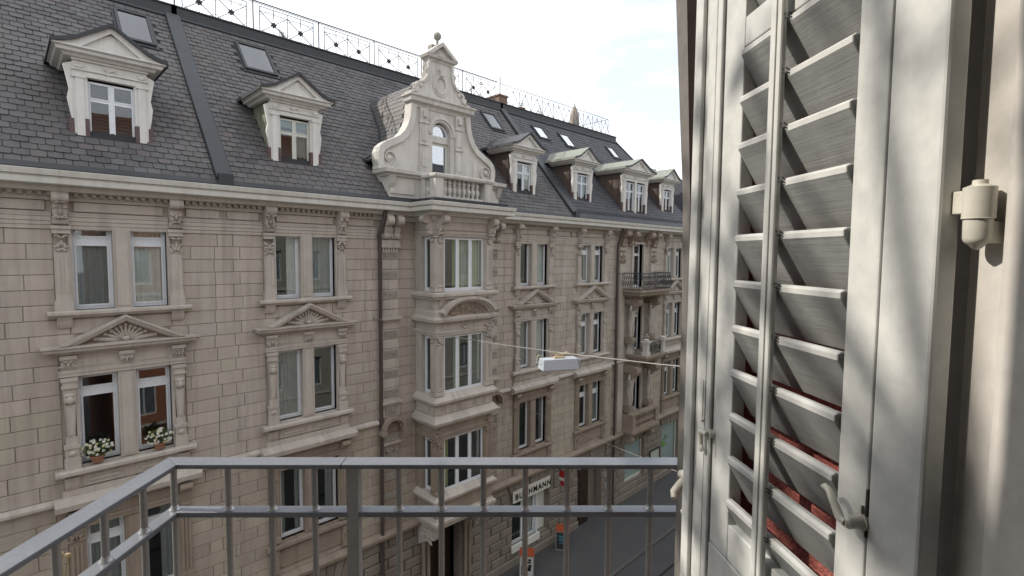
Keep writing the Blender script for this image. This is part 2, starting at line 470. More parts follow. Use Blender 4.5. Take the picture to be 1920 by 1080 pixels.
def console(mb, cx, w, ztop, zbot, out_top, out_bot, y=WALL_Y, volute=True):
    """S shaped bracket"""
    h = ztop-zbot; pts = []
    for i in range(9):
        t = i/8
        o = out_bot + (out_top-out_bot)*(.5-.5*math.cos(PI*t)) + .06*h*math.sin(2*PI*t)
        pts.append((y-o, zbot + t*h))
    poly = [(y+.01, zbot)] + pts + [(y+.01, ztop)]
    mb.prism(poly, 'x', cx-w/2, cx+w/2)
    for k in (-1, 0, 1):
        mb.prism([(a-.012 if i not in (0, len(poly)-1) else a, b) for i, (a, b) in enumerate(poly)], 'x', cx+k*w*.32-w*.06, cx+k*w*.32+w*.06)
    if volute:
        r = out_top*.42
        mb.prism([(y-out_top+r*.4+r*math.cos(2*PI*j/10), ztop-r*1.1+r*math.sin(2*PI*j/10)) for j in range(10)], 'x', cx-w*.56, cx+w*.56)
        r = max(.04, out_bot*.8)
        mb.prism([(y-out_bot+r*math.cos(2*PI*j/8), zbot+r*1.0+r*math.sin(2*PI*j/8)) for j in range(8)], 'x', cx-w*.54, cx+w*.54)
def fan(mb, c, z0, hw, h, y, n=11):
    """shell: ribs spread from the base centre, filling a triangle"""
    for i in range(n):
        t = PI*(i+.5)/n; ca, sa = math.cos(t), math.sin(t)
        # length to the triangle edge
        L = 1.0/((abs(ca)/hw) + (sa/h)); L *= .93
        mid = .56*L; wd = .5*L*math.pi/n*.95
        mb.blob((c+ca*mid, y, z0+sa*mid), (.42*L, .04, max(.018, wd*.62)), 8, 4, -t)
        mb.blob((c+ca*L*.93, y-.005, z0+sa*L*.93), (.05, .045, .045), 6, 4)
    mb.blob((c, y-.02, z0+.05), (.09, .06, .06), 8, 4)

# ---------------------------------------------------------------- windows
PLEAT = {}
def curtain_mesh(w, h, m, gather=0.0, seed=0):
    key = (round(w, 2), round(h, 2), m.name, gather, seed)
    if key in PLEAT: return PLEAT[key]
    n = max(10, int(w*55)); mb = MB(); vs = []; R = random.Random(seed); ph = R.uniform(0, 6)
    for i in range(n+1):
        t = i/n; x = w*t
        y = .018*math.sin(t*w*52+ph) + .008*math.sin(t*w*97+ph*2)
        for zz in (0, h*.5, h):
            vs.append((x, y*(1.15 if zz == 0 else .9), zz))
    fs = [(i*3+j, (i+1)*3+j, (i+1)*3+j+1, i*3+j+1) for i in range(n) for j in (0, 1)]
    mb.add(vs, fs); PLEAT[key] = mb.mesh('curtain', m, smooth=True, ang=80); return PLEAT[key]
WM = {}
def window_part(parent, x0, x1, z0, z1, y, style='casement', lights=1, transom=None, fm=None, curtain=None, gl=None, axis='x', tw=.075, fw=.05, cdepth=.07, blind=None, q=.035):
    """one glazed window: frame mesh (part) with a pane per light and a curtain (sub-parts). axis 'y': the window faces -X"""
    fm = fm or FRAME; gl = gl or GLASS; w, h = x1-x0, z1-z0
    fr = MB()
    fr.box(0, fw, 0, .06, 0, h); fr.box(w-fw, w, 0, .06, 0, h); fr.box(fw, w-fw, 0, .06, 0, fw*1.3); fr.box(fw, w-fw, 0, .06, h-fw, h)
    lw = (w-2*fw)/lights; openings = []
    for k in range(lights):
        a = fw + k*lw + (.035 if k else 0); b = fw+(k+1)*lw - (.035 if k < lights-1 else 0)
        if k < lights-1: fr.box(b, b+.07, .002, .058, fw*1.3, h-fw)
        rows = [(fw*1.3, h-fw)]
        if transom:
            tz = h*transom
            fr.box(a, b, .004, .056, tz-tw, tz+tw); rows = [(fw*1.3, tz-tw), (tz+tw, h-fw)]
        for c, d in rows:
            fr.box(a, a+q, -.012, .045, c, d); fr.box(b-q, b, -.012, .045, c, d); fr.box(a+q, b-q, -.012, .045, c, c+q*1.2); fr.box(a+q, b-q, -.012, .045, d-q, d)
            openings.append((a+q, b-q, c+q*1.2, d-q))
    me = fr.mesh('window', fm)
    rot = 0 if axis == 'x' else PI/2
    o = bpy.data.objects.new('window', me); COL.objects.link(o); o.parent = parent
    base = -wloc(parent)
    if axis == 'x': o.location = Vector((x0, y, z0)) + base
    else:           # faces -X, runs along Y; x0..x1 are Y values, y is the X of the glass
        o.location = Vector((y, x1, z0)) + base; o.rotation_euler.z = -PI/2
    for a, b, c, d in openings:
        p = MB().box(a, b, .012, .018, c, d); po = p.build('pane', gl); po.parent = o
    if curtain:
        spans = [(.02, w-.02)] if curtain[1] == 'full' else ([(.02, w*.3), (w*.7, w-.02)] if curtain[1] == 'sides' else ([(.02, w*.42)] if curtain[1] == 'left' else [(w*.55, w-.02)]))
        for q, (a, b) in enumerate(spans):
            co = bpy.data.objects.new('curtain', curtain_mesh(b-a, h-.04, curtain[0], seed=int(x0*7+q))); COL.objects.link(co); co.parent = o; co.location = (a, cdepth, .02)
    if blind:
        bo = MB().box(.03, w-.03, .025, .04, h*(1-blind[1]), h-.03).build('blind', blind[0]); bo.parent = o
    return o

def frame_trim(mb, c, hw, z0, z1, mull=.17):
    """stone reveals and mullion of a twin window"""
    mb.box(c-mull, c+mull, WALL_Y-.055, WALL_Y+.20, z0, z1)
    mb.box(c-mull+.05, c+mull-.05, WALL_Y-.075, WALL_Y-.05, z0+.06, z1-.06)
    for s in (-1, 1):
        a, b = sorted((c+s*hw, c+s*(hw+.06)))
        mb.box(a, b, WALL_Y-.06, WALL_Y+.2, z0, z1)

def twin_top(house, c, fm=None, transom=None, cur=None, holes=None, gl=None):
    z0, z1, hw = 12.2, 14.08, .89
    t = MB(); frame_trim(t, c, hw, z0, z1)
    for s in (-1, 1):
        px = c + s*1.07
        t.box(px-.13, px+.13, WALL_Y-.10, WALL_Y+.02, 12.42, 13.62)         # pilaster shaft
        t.box(px-.16, px+.16, WALL_Y-.13, WALL_Y+.02, 12.2, 12.40)
        t.box(px-.15, px+.15, WALL_Y-.12, WALL_Y+.02, 12.40, 12.44)
        t.box(px-.10, px-.04, WALL_Y-.115, WALL_Y-.09, 12.6, 13.4); t.box(px+.04, px+.10, WALL_Y-.115, WALL_Y-.09, 12.6, 13.4)
    t.build('window_surround', TRIM, house)
    cp = MB()
    for s in (-1, 1):
        px = c + s*1.07
        cp.box(px-.17, px+.17, WALL_Y-.17, WALL_Y+.02, 14.0, 14.07)
        cp.box(px-.15, px+.15, WALL_Y-.14, WALL_Y+.02, 13.9, 14.0)
        mirrored_carve(cp, px, .12, 13.45, 13.92, WALL_Y-.12, .05, 6, int(abs(px)*3))
        console(cp, px, .25, 14.82, 14.09, .30, .10); mirrored_carve(cp, px, .12, 14.5, 14.8, WALL_Y-.30, .04, 4, int(abs(px)*8))
        mirrored_carve(cp, px, .11, 14.18, 14.55, WALL_Y-.22, .05, 5, int(abs(px)*5))
    cp.build('capital', TRIM, house, smooth=True)
    si = MB(); si.sweep([(c-1.36, WALL_Y), (c+1.36, WALL_Y)], [(-.02,12.05),(.12,12.05),(.14,12.09),(.20,12.11),(.20,12.17),(.17,12.2),(-.2,12.2)])
    si.box(c-hw, c+hw, WALL_Y-.02, WALL_Y+.2, 12.15, 12.2)
    si.build('sill', TRIM, house)
    br = MB()
    for s in (-1, 1): console(br, c+s*1.07, .26, 12.05, 11.82, .14, .05, volute=False)
    br.build('sill_bracket', TRIM, house)
    for k, (a, b) in enumerate(((c-hw, c-.17), (c+.17, c+hw))):
        window_part(house, a, b, z0, z1-.01, WALL_Y+.15, transom=transom, fm=fm, curtain=cur[k] if cur else None, gl=gl[k] if gl else None)
    holes.append((c-hw, c+hw, z0, z1, c-1.2, c+1.2, 12.05, 14.1))

def pediment(house, c, z=11.25, hw=1.5, rise=.63, seedy=0, m=None, rw=1.17):
    m = m or TRIM; zz = z+.17
    p = MB()
    p.sweep([(c-hw+.30, WALL_Y+.01), (c-hw+.30, WALL_Y), (c+hw-.30, WALL_Y), (c+hw-.30, WALL_Y+.01)], [(-.005,z-.04),(.10,z-.04),(.13,z),(.14,z+.03),(.26,z+.05),(.27,z+.11),(.31,z+.13),(.31,z+.17),(-.005,z+.19)])
    # raking cornices
    ang = math.atan2(rise, rw)
    for s in (-1, 1):
        for (y0, y1, o0, o1) in ((WALL_Y-.31, WALL_Y-.005, .0, -.05), (WALL_Y-.27, WALL_Y-.005, -.052, -.12), (WALL_Y-.20, WALL_Y-.005, -.122, -.16)):
            top = zz + rise
            poly = [(c+s*rw, zz+o0+.03), (c, top+o0+.03), (c, top+o1+.03), (c+s*(rw-.02), zz+o1+.05 if zz+o1+.05 > zz else zz)]
            poly = [(c+s*rw, zz+max(o0, -.02)+.03), (c, top+o0), (c, top+o1), (c+s*(rw+o1*1.9), zz+.012)]
            p.prism(poly, 'y', y0, y1)
    p.build('pediment', m, house)
    t = MB(); t.prism([(c-rw+.2, zz), (c+rw-.2, zz), (c, zz+rise-.14)], 'y', WALL_Y-.08, WALL_Y-.02)
    t.build('tympanum', TRIM_DARK, house)
    f_ = MB(); fan(f_, c, zz+.02, rw-.32, rise-.2, WALL_Y-.10)
    f_.build('shell_carving', TRIM, house, smooth=True)

def twin_second(house, c, fm=None, transom=None, cur=None, holes=None, gl=None):
    z0, z1, hw = 8.66, 10.72, .89
    t = MB(); frame_trim(t, c, hw, z0, z1)
    t.box(c-1.22, c+1.22, WALL_Y-.09, WALL_Y+.2, 10.72, 10.80); t.box(c-1.22, c+1.22, WALL_Y-.11, WALL_Y+.02, 10.80, 10.86)
    t.box(c-1.18, c+1.18, WALL_Y-.05, WALL_Y+.02, 10.86, 11.22)
    for s in (-1, 1):                                      # frieze panels with raised rim
        a, b = sorted((c+s*.22, c+s*.86))
        t.box(a, b, WALL_Y-.072, WALL_Y-.045, 10.92, 10.94); t.box(a, b, WALL_Y-.072, WALL_Y-.045, 11.13, 11.15)
    t.build('window_surround', TRIM, house)
    cp = MB()
    for s in (-1, 0, 1):
        px = c + s*1.05
        cp.box(px-.15, px+.15, WALL_Y-.16, WALL_Y, 11.12, 11.2)
        console(cp, px, .24, 11.13, 10.9, .13, .07, volute=False)
        mirrored_carve(cp, px, .15, 10.9, 11.1, WALL_Y-.12, .04, 4, int(abs(px)*9))
    cp.build('frieze_bracket', TRIM, house, smooth=True)
    hm = MB()
    for s in (-1, 1):
        px = c + s*1.05
        # herm pilaster: cap, tapering shaft with mask, foot
        hm.box(px-.15, px+.15, WALL_Y-.15, WALL_Y, 10.62, 10.70); hm.box(px-.12, px+.12, WALL_Y-.12, WALL_Y, 10.52, 10.62); hm.box(px-.14, px+.14, WALL_Y-.14, WALL_Y, 10.46, 10.52)
        hm.prism([(px-.12, 10.46), (px+.12, 10.46), (px+.07, 9.35), (px-.07, 9.35)], 'y', WALL_Y-.09, WALL_Y)
        hm.prism([(px-.08, 10.1), (px+.08, 10.1), (px+.045, 9.4), (px-.045, 9.4)], 'y', WALL_Y-.12, WALL_Y-.08)
        hm.blob((px, WALL_Y-.14, 10.2), (.075, .07, .10), 8, 6); hm.blob((px, WALL_Y-.12, 10.31), (.11, .05, .05), 8, 4)
        hm.blob((px-.08, WALL_Y-.12, 10.2), (.03, .05, .1), 6, 4); hm.blob((px+.08, WALL_Y-.12, 10.2), (.03, .05, .1), 6, 4)
        hm.box(px-.10, px+.10, WALL_Y-.10, WALL_Y, 9.18, 9.35); hm.box(px-.14, px+.14, WALL_Y-.14, WALL_Y, 9.10, 9.18)
        hm.box(px-.12, px+.12, WALL_Y-.11, WALL_Y, 8.86, 9.10); hm.blob((px, WALL_Y-.12, 8.98), (.08, .03, .07), 8, 4)
        hm.box(px-.14, px+.14, WALL_Y-.15, WALL_Y, 8.62, 8.86)
    hm.build('herm_pilaster', TRIM, house, smooth=True)
    pediment(house, c)
    si = MB(); si.sweep([(c-1.36, WALL_Y), (c+1.36, WALL_Y)], [(-.02,8.44),(.10,8.44),(.13,8.49),(.22,8.51),(.22,8.58),(.18,8.62),(-.02,8.62)])
    si.box(c-hw, c+hw, WALL_Y-.02, WALL_Y+.2, 8.58, 8.66)
    si.build('sill', TRIM, house)
    pn = MB(); pn.box(c-1.0, c+1.0, WALL_Y-.06, WALL_Y, 8.16, 8.44); pn.box(c-1.25, c+1.25, WALL_Y-.10, WALL_Y, 7.99, 8.14)
    for a, b in ((c-.88, c-.08), (c+.08, c+.88)):
        pn.box(a, b, WALL_Y-.085, WALL_Y-.055, 8.39, 8.415); pn.box(a, b, WALL_Y-.085, WALL_Y-.055, 8.18, 8.205)
        pn.box(a, a+.03, WALL_Y-.085, WALL_Y-.055, 8.205, 8.39); pn.box(b-.03, b, WALL_Y-.085, WALL_Y-.055, 8.205, 8.39)
        pn.box(a+.12, b-.12, WALL_Y-.10, WALL_Y-.055, 8.27, 8.33)
    pn.build('apron_panel', TRIM, house)
    br = MB()
    for s in (-1, 1): console(br, c+s*1.08, .25, 8.44, 8.14, .17, .08, volute=False)
    br.build('sill_bracket', TRIM, house)
    for k, (a, b) in enumerate(((c-hw, c-.17), (c+.17, c+hw))):
        window_part(house, a, b, z0, z1-.01, WALL_Y+.15, transom=transom, fm=fm, curtain=cur[k] if cur else None, gl=gl[k] if gl else None)
    holes.append((c-hw, c+hw, z0, z1, c-1.2, c+1.2, 8.0, 11.3))
    holes.append((c-1, c-1, 1, 1, c-.9, c+.9, 11.3, 11.7))

def twin_first(house, c, fm=None, transom=None, cur=None, holes=None, gl=None):
    z0, z1, hw = 5.10, 7.22, .89
    t = MB(); frame_trim(t, c, hw, z0, z1)
    for s in (-1, 1):
        px = c + s*1.07
        t.box(px-.13, px+.13, WALL_Y-.08, WALL_Y+.02, z0, z1)
        for q in (-.08, 0, .08): t.box(px+q-.022, px+q+.022, WALL_Y-.10, WALL_Y-.075, z0+.25, z1-.4)
        t.box(px-.15, px+.15, WALL_Y-.11, WALL_Y+.02, z0, z0+.16)
    t.box(c-1.22, c+1.22, WALL_Y-.10, WALL_Y+.2, 7.22, 7.32); t.box(c-1.22, c+1.22, WALL_Y-.13, WALL_Y+.02, 7.32, 7.38)
    t.box(c-1.18, c+1.18, WALL_Y-.06, WALL_Y+.02, 7.38, 7.66)
    t.box(c-.9, c+.9, WALL_Y-.08, WALL_Y-.055, 7.43, 7.46); t.box(c-.9, c+.9, WALL_Y-.08, WALL_Y-.055, 7.58, 7.61)
    t.build('window_surround', TRIM_DARK, house)
    cp = MB()
    for s in (-1, 1):
        px = c + s*1.07
        console(cp, px, .24, 7.68, 7.36, .24, .10); mirrored_carve(cp, px, .12, 6.9, 7.2, WALL_Y-.10, .04, 5, int(abs(px)*11))
    cp.build('capital', TRIM_DARK, house, smooth=True)
    hd = MB(); hd.sweep([(c-1.42, WALL_Y), (c+1.42, WALL_Y)], [(-.01,7.66),(.14,7.66),(.16,7.72),(.32,7.76),(.34,7.88),(.30,7.93),(.13,8.0),(-.01,8.0)])
    hd.build('window_hood', TRIM, house)
    si = MB(); si.sweep([(c-1.30, WALL_Y), (c+1.30, WALL_Y)], [(-.02,4.86),(.08,4.86),(.10,4.92),(.18,4.95),(.18,5.03),(-.02,5.04)])
    si.box(c-hw, c+hw, WALL_Y-.02, WALL_Y+.2, 5.03, z0)
    si.build('sill', TRIM_DARK, house)
    pn = MB(); pn.box(c-1.0, c+1.0, WALL_Y-.04, WALL_Y, 4.28, 4.86)
    for a, b in ((c-.9, c-.06), (c+.06, c+.9)):
        pn.box(a, b, WALL_Y-.07, WALL_Y-.035, 4.78, 4.82); pn.box(a, b, WALL_Y-.07, WALL_Y-.035, 4.32, 4.36)
    for s in (-1, 1):
        pn.box(c+s*1.1-.13, c+s*1.1+.13, WALL_Y-.10, WALL_Y, 4.2, 4.86); mirrored_carve(pn, c+s*1.1, .1, 4.4, 4.75, WALL_Y-.10, .04, 4, 5)
    pn.build('apron_panel', TRIM_DARK, house)
    for k, (a, b) in enumerate(((c-hw, c-.17), (c+.17, c+hw))):
        window_part(house, a, b, z0, z1-.01, WALL_Y+.15, transom=transom, fm=fm, curtain=cur[k] if cur else None, gl=gl[k] if gl else None)
    holes.append((c-hw, c+hw, z0, z1, c-1.2, c+1.2, 4.1, 7.8))

# ---------------------------------------------------------------- roof
S0Y, S0Z, SL = 14.75, 15.35, 1.15
NL = math.hypot(1, SL); RN = Vector((0, -SL, 1))/NL; RS = Vector((0, 1, SL))/NL
TOPY = 20.0
def roofp(x, s, t): return Vector((x, S0Y, S0Z)) + RS*s + RN*t
SLEN = (TOPY-S0Y)*NL
def slates(P, parent, m, x0, x1, s0, s1, skip, w=.27, ex=.205, fn=roofp, x1fn=None):
    rows = int((s1-s0)/ex)
    for r in range(rows):
        sb = s0 + r*ex; off = (w/2 if r % 2 else 0)
        xe = x1 if x1fn is None else x1fn(sb)
        n = int((xe-x0)/w)+2
        for k in range(n):
            a = x0 + off + (k-1)*w; b = a + w
            a = max(a, x0); b = min(b, xe)
            if b-a < .05: continue
            c = (a+b)/2
            if skip(c, sb+ex/2): continue
            j = random.uniform(-.006, .006); g_ = .007; cl = .026; lift = random.uniform(.015, .028); j = random.uniform(-.010, .010)
            top = [(a+g_, sb+ex+.02, .004), (b-g_, sb+ex+.02, .004), (b-g_, sb+cl+j, lift), (b-g_-cl*1.3, sb+j, lift+.001), (a+g_+cl*1.3, sb+j, lift+.001), (a+g_, sb+cl+j, lift)]
            vs = [fn(*q) for q in top] + [fn(q[0], q[1], q[2]-.012) for q in top]
            fs = [(0, 1, 2, 3, 4, 5)] + [(i, (i+1) % 6, 6+(i+1) % 6, 6+i) for i in range(1, 6)]
            P.add(vs, fs, (b-a)*ex*.7, tuple(fn(c, sb+ex/2, 0)), m, parent)

def skylight(house, x0, x1, y0, y1, m=SKYGLASS):
    s0 = (y0-S0Y)*NL; s1 = (y1-S0Y)*NL
    fr = MB()
    def bar(a, b, c, d, t0=-.02, t1=.09):
        n = len(fr.v); fr.box(a, b, c, d, t0, t1); fr.xform(lambda x, y, z: roofp(x, y, z), n)
    bar(x0-.08, x0, s0-.10, s1+.08); bar(x1, x1+.08, s0-.10, s1+.08); bar(x0, x1, s0-.10, s0); bar(x0, x1, s1, s1+.08)
    bar(x0-.14, x1+.14, s0-.22, s0-.101, -.01, .035); bar(x0-.14, x0-.081, s0-.1, s1+.1, -.01, .03); bar(x1+.081, x1+.14, s0-.1, s1+.1, -.01, .03)
    f = fr.build('skylight', LEADTRIM, house)
    p = MB(); p.box(x0, x1, s0, s1, .045, .06); p.xform(lambda x, y, z: roofp(x, y, z)); p.build('pane', m, f)
    return (x0-.12, x1+.12, s0-.2, s1+.1)

def dormer(house, c, yf=15.5, hw=.72, ohw=.44, double=False, roofm=ZINC, cheekm=CHEEK, fm=None, gl=None, curtain=None, blind=None, base=16.05):
    zt, zc, ze, za = 17.52, 17.9, 18.13, 18.68
    if double: ohw = hw-.30
    w = MB()
    # front posts, lintel, frieze
    for s in (-1, 1):
        a, b = sorted((c+s*ohw, c+s*(hw-.02))); w.box(a, b, yf, yf+.14, base, zt)
        a, b = sorted((c+s*(ohw+.07), c+s*(hw-.06))); w.box(a, b, yf-.03, yf, base+.02, zt-.04)
        a, b = sorted((c+s*(ohw+.03), c+s*hw)); w.box(a, b, yf-.05, yf, zt-.04, zt+.02)
    w.box(c-hw+.02, c+hw-.02, yf, yf+.14, zt, zc); w.box(c-ohw-.05, c+ohw+.05, yf-.02, yf, zt, zt+.1); w.box(c-hw, c+hw, yf-.045, yf, zt+.13, zt+.17)
    w.box(c-hw, c+hw, yf-.06, yf, zc-.04, zc+.01)
    if double: w.box(c-.09, c+.09, yf-.02, yf+.14, base, zt)
    for s in (-1, 1):          # scrolled side wing
        pts = [(s*(hw-.02), zt+.3), (s*(hw+.14), zt+.22), (s*(hw+.10), zt), (s*(hw+.05), zt-.3), (s*(hw+.09), zt-.5), (s*(hw+.05), zt-.8), (s*(hw+.02), base+.5), (s*(hw-.02), base+.45)]
        w.prism([(c+x, z) for x, z in pts], 'y', yf+.02, yf+.10)
        w.blob((c+s*(hw-.14), yf-.05, zc-.17), (.08, .03, .05), 6, 4)
    carve(w, c-.16, c+.16, zc-.27, zc-.1, yf-.02, .03, 6, 3)
    d = w.build('dormer', WOODW, house)
    lr = MB()                  # metal shoes at the foot of the posts
    for s in (-1, 1):
        a, b = sorted((c+s*(ohw-.005), c+s*(ohw+.075))); lr.box(a, b, yf-.032, yf+.13, base, base+.52)
        a, b = sorted((c+s*(hw-.015), c+s*(hw+.07))); lr.box(a, b, yf+.0, yf+.12, base-.02, base+.5)
    lr.box(c-hw-.1, c+hw+.1, yf-.06, yf+.02, base-.10, base-.001)
    lr.build('metal_shoe', BROWNM, d)
    yb = S0Y + (ze-S0Z)/SL
    ck = MB()
    for s in (-1, 1):
        a, b = sorted((c+s*(hw-.06), c+s*(hw-.02)))
        zb = lambda y: S0Z + SL*(y-S0Y) - .08
        ck.prism([(yf+.141, zb(yf+.14)), (yf+.141, zc), (yb+.1, zc), (yb+.1, zb(yb+.1))] if zb(yb+.1) < zc else [(yf+.141, zb(yf+.14)), (yf+.141, zc), (S0Y+(zc-S0Z+.08)/SL, zc)], 'x', a, b)
        for k in range(4):
            yy = yf+.3+k*.42
            if zb(yy) < zc-.1: ck.box(*(sorted((c+s*(hw-.02), c+s*(hw+.012)))), yy, yy+.03, zb(yy), zc)
    ck.build('cheek', cheekm, d)
    # cornice and pediment
    e = hw+.36; cm = MB()
    cm.sweep([(c-hw, yb-.3), (c-hw, yf), (c+hw, yf), (c+hw, yb-.3)], [(-.02,zc+.01),(.12,zc+.01),(.16,zc+.06),(.26,zc+.08),(.28,zc+.14),(.34,zc+.17),(.34,zc+.205),(-.02,zc+.23)])
    zz = zc+.205
    def flare(x):   # roof line: straight gable with concave ends
        t = abs(x)/e
        return zz + (za-zz)*max(0, (1-t/.78)) if t < .6 else zz + (za-zz)*(.2308*(1-(t-.6)/.4)**1.6)
    xs = [i/10*e for i in range(-10, 11)]
    rake = [(c+x, flare(x)) for x in xs]
    inner = [(c+x*.86, max(zz+.002, flare(x)-.13)) for x in xs]
    for i in range(20):
        cm.prism([rake[i], rake[i+1], inner[i+1], inner[i]], 'y', yf-.30, yf+.05)
    cm.build('pediment', WOODW, d)
    ty = MB(); ty.prism([(c-hw+.02, zz), (c+hw-.02, zz), (c, za-.16)], 'y', yf-.21, yf+.02); ty.build('tympanum', WOODW, d)
    rf = MB(); th = .065
    top = [(x, z+th) for x, z in rake]; poly = rake + top[::-1]
    n0 = len(rf.v)
    for i in range(20):
        (xa, z_a), (xb, z_b) = rake[i], rake[i+1]
        y1a = S0Y + (z_a-S0Z)/SL + .15; y1b = S0Y + (z_b-S0Z)/SL + .15; y0 = yf-.37
        rf.add([(xa,y0,z_a+.001),(xb,y0,z_b+.001),(xb,y1b,z_b+.001),(xa,y1a,z_a+.001),(xa,y0,z_a+th),(xb,y0,z_b+th),(xb,y1b,z_b+th),(xa,y1a,z_a+th)],
               [(0,3,2,1),(4,5,6,7),(0,1,5,4),(1,2,6,5),(2,3,7,6),(3,0,4,7)])
    for i in (0, 20):
        rf.box(rake[i][0]-.015, rake[i][0]+.015, yf-.36, yb+.1, rake[i][1]-.05, rake[i][1]+.035)
    rf.build('dormer_roof', roofm, d)
    eg = MB()
    for i in range(20):
        (xa, z_a), (xb, z_b) = rake[i], rake[i+1]; eg.prism([(xa, z_a-.012), (xb, z_b-.012), (xb, z_b+th+.01), (xa, z_a+th+.01)], 'y', yf-.385, yf-.371)
    eg.build('roof_edge', LEADTRIM if roofm is not COPPER else ZINC, d)
    spans = [(c-ohw, c+ohw)] if not double else [(c-ohw, c-.09), (c+.09, c+ohw)]
    for a, b in spans:
        window_part(house, a, b, base+.03, zt-.06, yf+.10, lights=2 if not double else 2, transom=.70, tw=.022, fm=fm or FRAME, gl=gl or GLASS, fw=.03, q=.022, curtain=curtain, blind=blind)
    
    def inside(x, s):
        y = S0Y + s/NL; return abs(x-c) < hw-.05 and y > yf-.02 and S0Z + SL*(y-S0Y) < zc
    return inside
# ================================================================ the three houses opposite
CORN = [(-.005,14.62),(.05,14.62),(.07,14.68),(.10,14.70),(.12,14.76),(.30,14.80),(.34,14.88),(.40,14.905),(.55,14.91),(.57,14.93),(.57,15.04),(.545,15.05),(.545,15.075),(.60,15.09),(.62,15.20),(.58,15.215),(.02,15.215),(-.005,15.2)]
def shell(house, x0, x1, holes, top=15.2, base=3.95, side=True, hip=False):
    w = wall_mesh(x0, x1, base, top, holes, STONE, house)
    b = MB()
    b.box(x0+.01, x1-.01, 25.6, 26, 0, 21.3)
    b.box(x0+.01, x0+.2, WALL_Y+.43, 25.6, 0, 15.2); b.box(x1-.2, x1-.01, WALL_Y+.43, 25.6, 0, 15.2)
    b.build('rear_wall', LIME, house)
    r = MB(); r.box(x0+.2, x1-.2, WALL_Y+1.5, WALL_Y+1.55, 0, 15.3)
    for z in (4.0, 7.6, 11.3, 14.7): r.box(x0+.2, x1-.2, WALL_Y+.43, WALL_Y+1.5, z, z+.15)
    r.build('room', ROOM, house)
    return w
def roof_base(house, x0, x1, m=ROOFBASE, x1top=None, band=ZINC):
    x1t = x1 if x1top is None else x1top
    mb = MB(); L = (TOPY-S0Y)*NL - .55
    # slab whose right edge may lean in (hip)
    a, b, c, d = roofp(x0, -.25, 0), roofp(x1, -.25, 0), roofp(x1t, L+.45, 0), roofp(x0, L+.45, 0)
    dn = RN*-.25
    mb.add([a, b, c, d, a+dn, b+dn, c+dn, d+dn], [(0,1,2,3),(4,7,6,5),(0,4,5,1),(1,5,6,2),(2,6,7,3),(3,7,4,0)])
    rf = mb.build('roof', ROOFBASE, house)
    fl = MB()
    n = len(fl.v)
    fl.box(x0, x1, -.30, .02, -.01, .03); fl.xform(lambda x, y, z: roofp(x, y, z), n)
    fl.box(x0, x1, 14.42, 14.60, 15.2, 15.24)
    fl.build('eaves_flashing', LEADTRIM, rf)
    bd = MB(); n = 0
    bd.box(x0, x1t+.12, L, L+.32, .0, .04); bd.xform(lambda x, y, z: roofp(x, y, z), n)
    bd.build('ridge_flashing', band, rf)
    bt = MB(); yb = TOPY-.22
    bt.prism([(yb, 21.03), (yb-.10, 21.06), (yb-.10, 21.12), (yb-.04, 21.14), (yb-.04, 21.38), (yb-.08, 21.40), (yb-.08, 21.44), (yb+.5, 21.44), (yb+.5, 21.03)], 'x', x0, x1t+.15)
    bt.build('ridge_fascia', LEADTRIM, rf)
    fr = MB(); fr.box(x0, x1t+.1, TOPY+.28, 26, 21.1, 21.35); fr.build('flat_roof', ZINC, rf)
    return rf, L
def firewall(house, x, w=.40):
    mb = MB(); mb.box(x-w/2, x+w/2, .05, SLEN-.45, -.02, .11); mb.xform(lambda a, b, c: roofp(a, b, c))
    mb.box(x-w/2+.03, x+w/2-.03, 14.6, 14.9, 15.2, 15.55)
    o = mb.build('firewall_coping', ZINC, house); bevel(o, .015, 1); return o
def dentils(house, x0, x1):
    mb = MB(); k = x0+.05
    while k < x1-.08: mb.box(k, k+.075, WALL_Y-.26, WALL_Y-.10, 14.70, 14.785); k += .15
    mb.build('dentils', TRIM_DARK, house, kind='stuff')
def string_courses(house, segs, path=None):
    for x0, x1 in segs:
        f = MB(); f.sweep([(x0, WALL_Y), (x1, WALL_Y)], [(-.005,14.0),(.03,14.0),(.03,14.08),(.05,14.09),(.05,14.17),(.07,14.18),(.07,14.26),(.09,14.28),(.09,14.31),(.04,14.33),(-.005,14.33)])
        f.box(x0, x1, WALL_Y-.035, WALL_Y+.01, 14.33, 14.37)
        f.build('architrave', TRIM, house)
        f = MB(); f.box(x0+.1, x1-.1, WALL_Y-.03, WALL_Y+.01, 14.40, 14.60); f.build('frieze_panel', TRIM, house)
def floor_band(house, segs):
    for x0, x1 in segs:
        f = MB(); f.sweep([(x0, WALL_Y), (x1, WALL_Y)], [(-.005,7.80),(.06,7.80),(.08,7.84),(.13,7.86),(.13,7.92),(.03,7.99),(-.005,7.99)])
        f.build('string_course', TRIM, house)
def ground_cornice(house, segs):
    for x0, x1 in segs:
        f = MB(); f.sweep([(x0, WALL_Y), (x1, WALL_Y)], [(-.005,3.78),(.05,3.78),(.07,3.83),(.22,3.87),(.24,3.98),(.21,4.02),(.04,4.10),(-.005,4.10)])
        f.build('ground_cornice', TRIM_DARK, house)
def facade(P, house, wall, x0, x1, holes, jag=(False, False)):
    hh = [h[4:8] for h in holes]
    ashlar(P, wall, STONE, x0, x1, 7.99, 14.0, 18, 1.0, hh, off=x0 % 1, jag=jag)
    ashlar(P, wall, STONE_OLIVE, x0, x1, 4.10, 7.80, 11, 1.0, hh, off=(x0+.3) % 1, jag=jag)
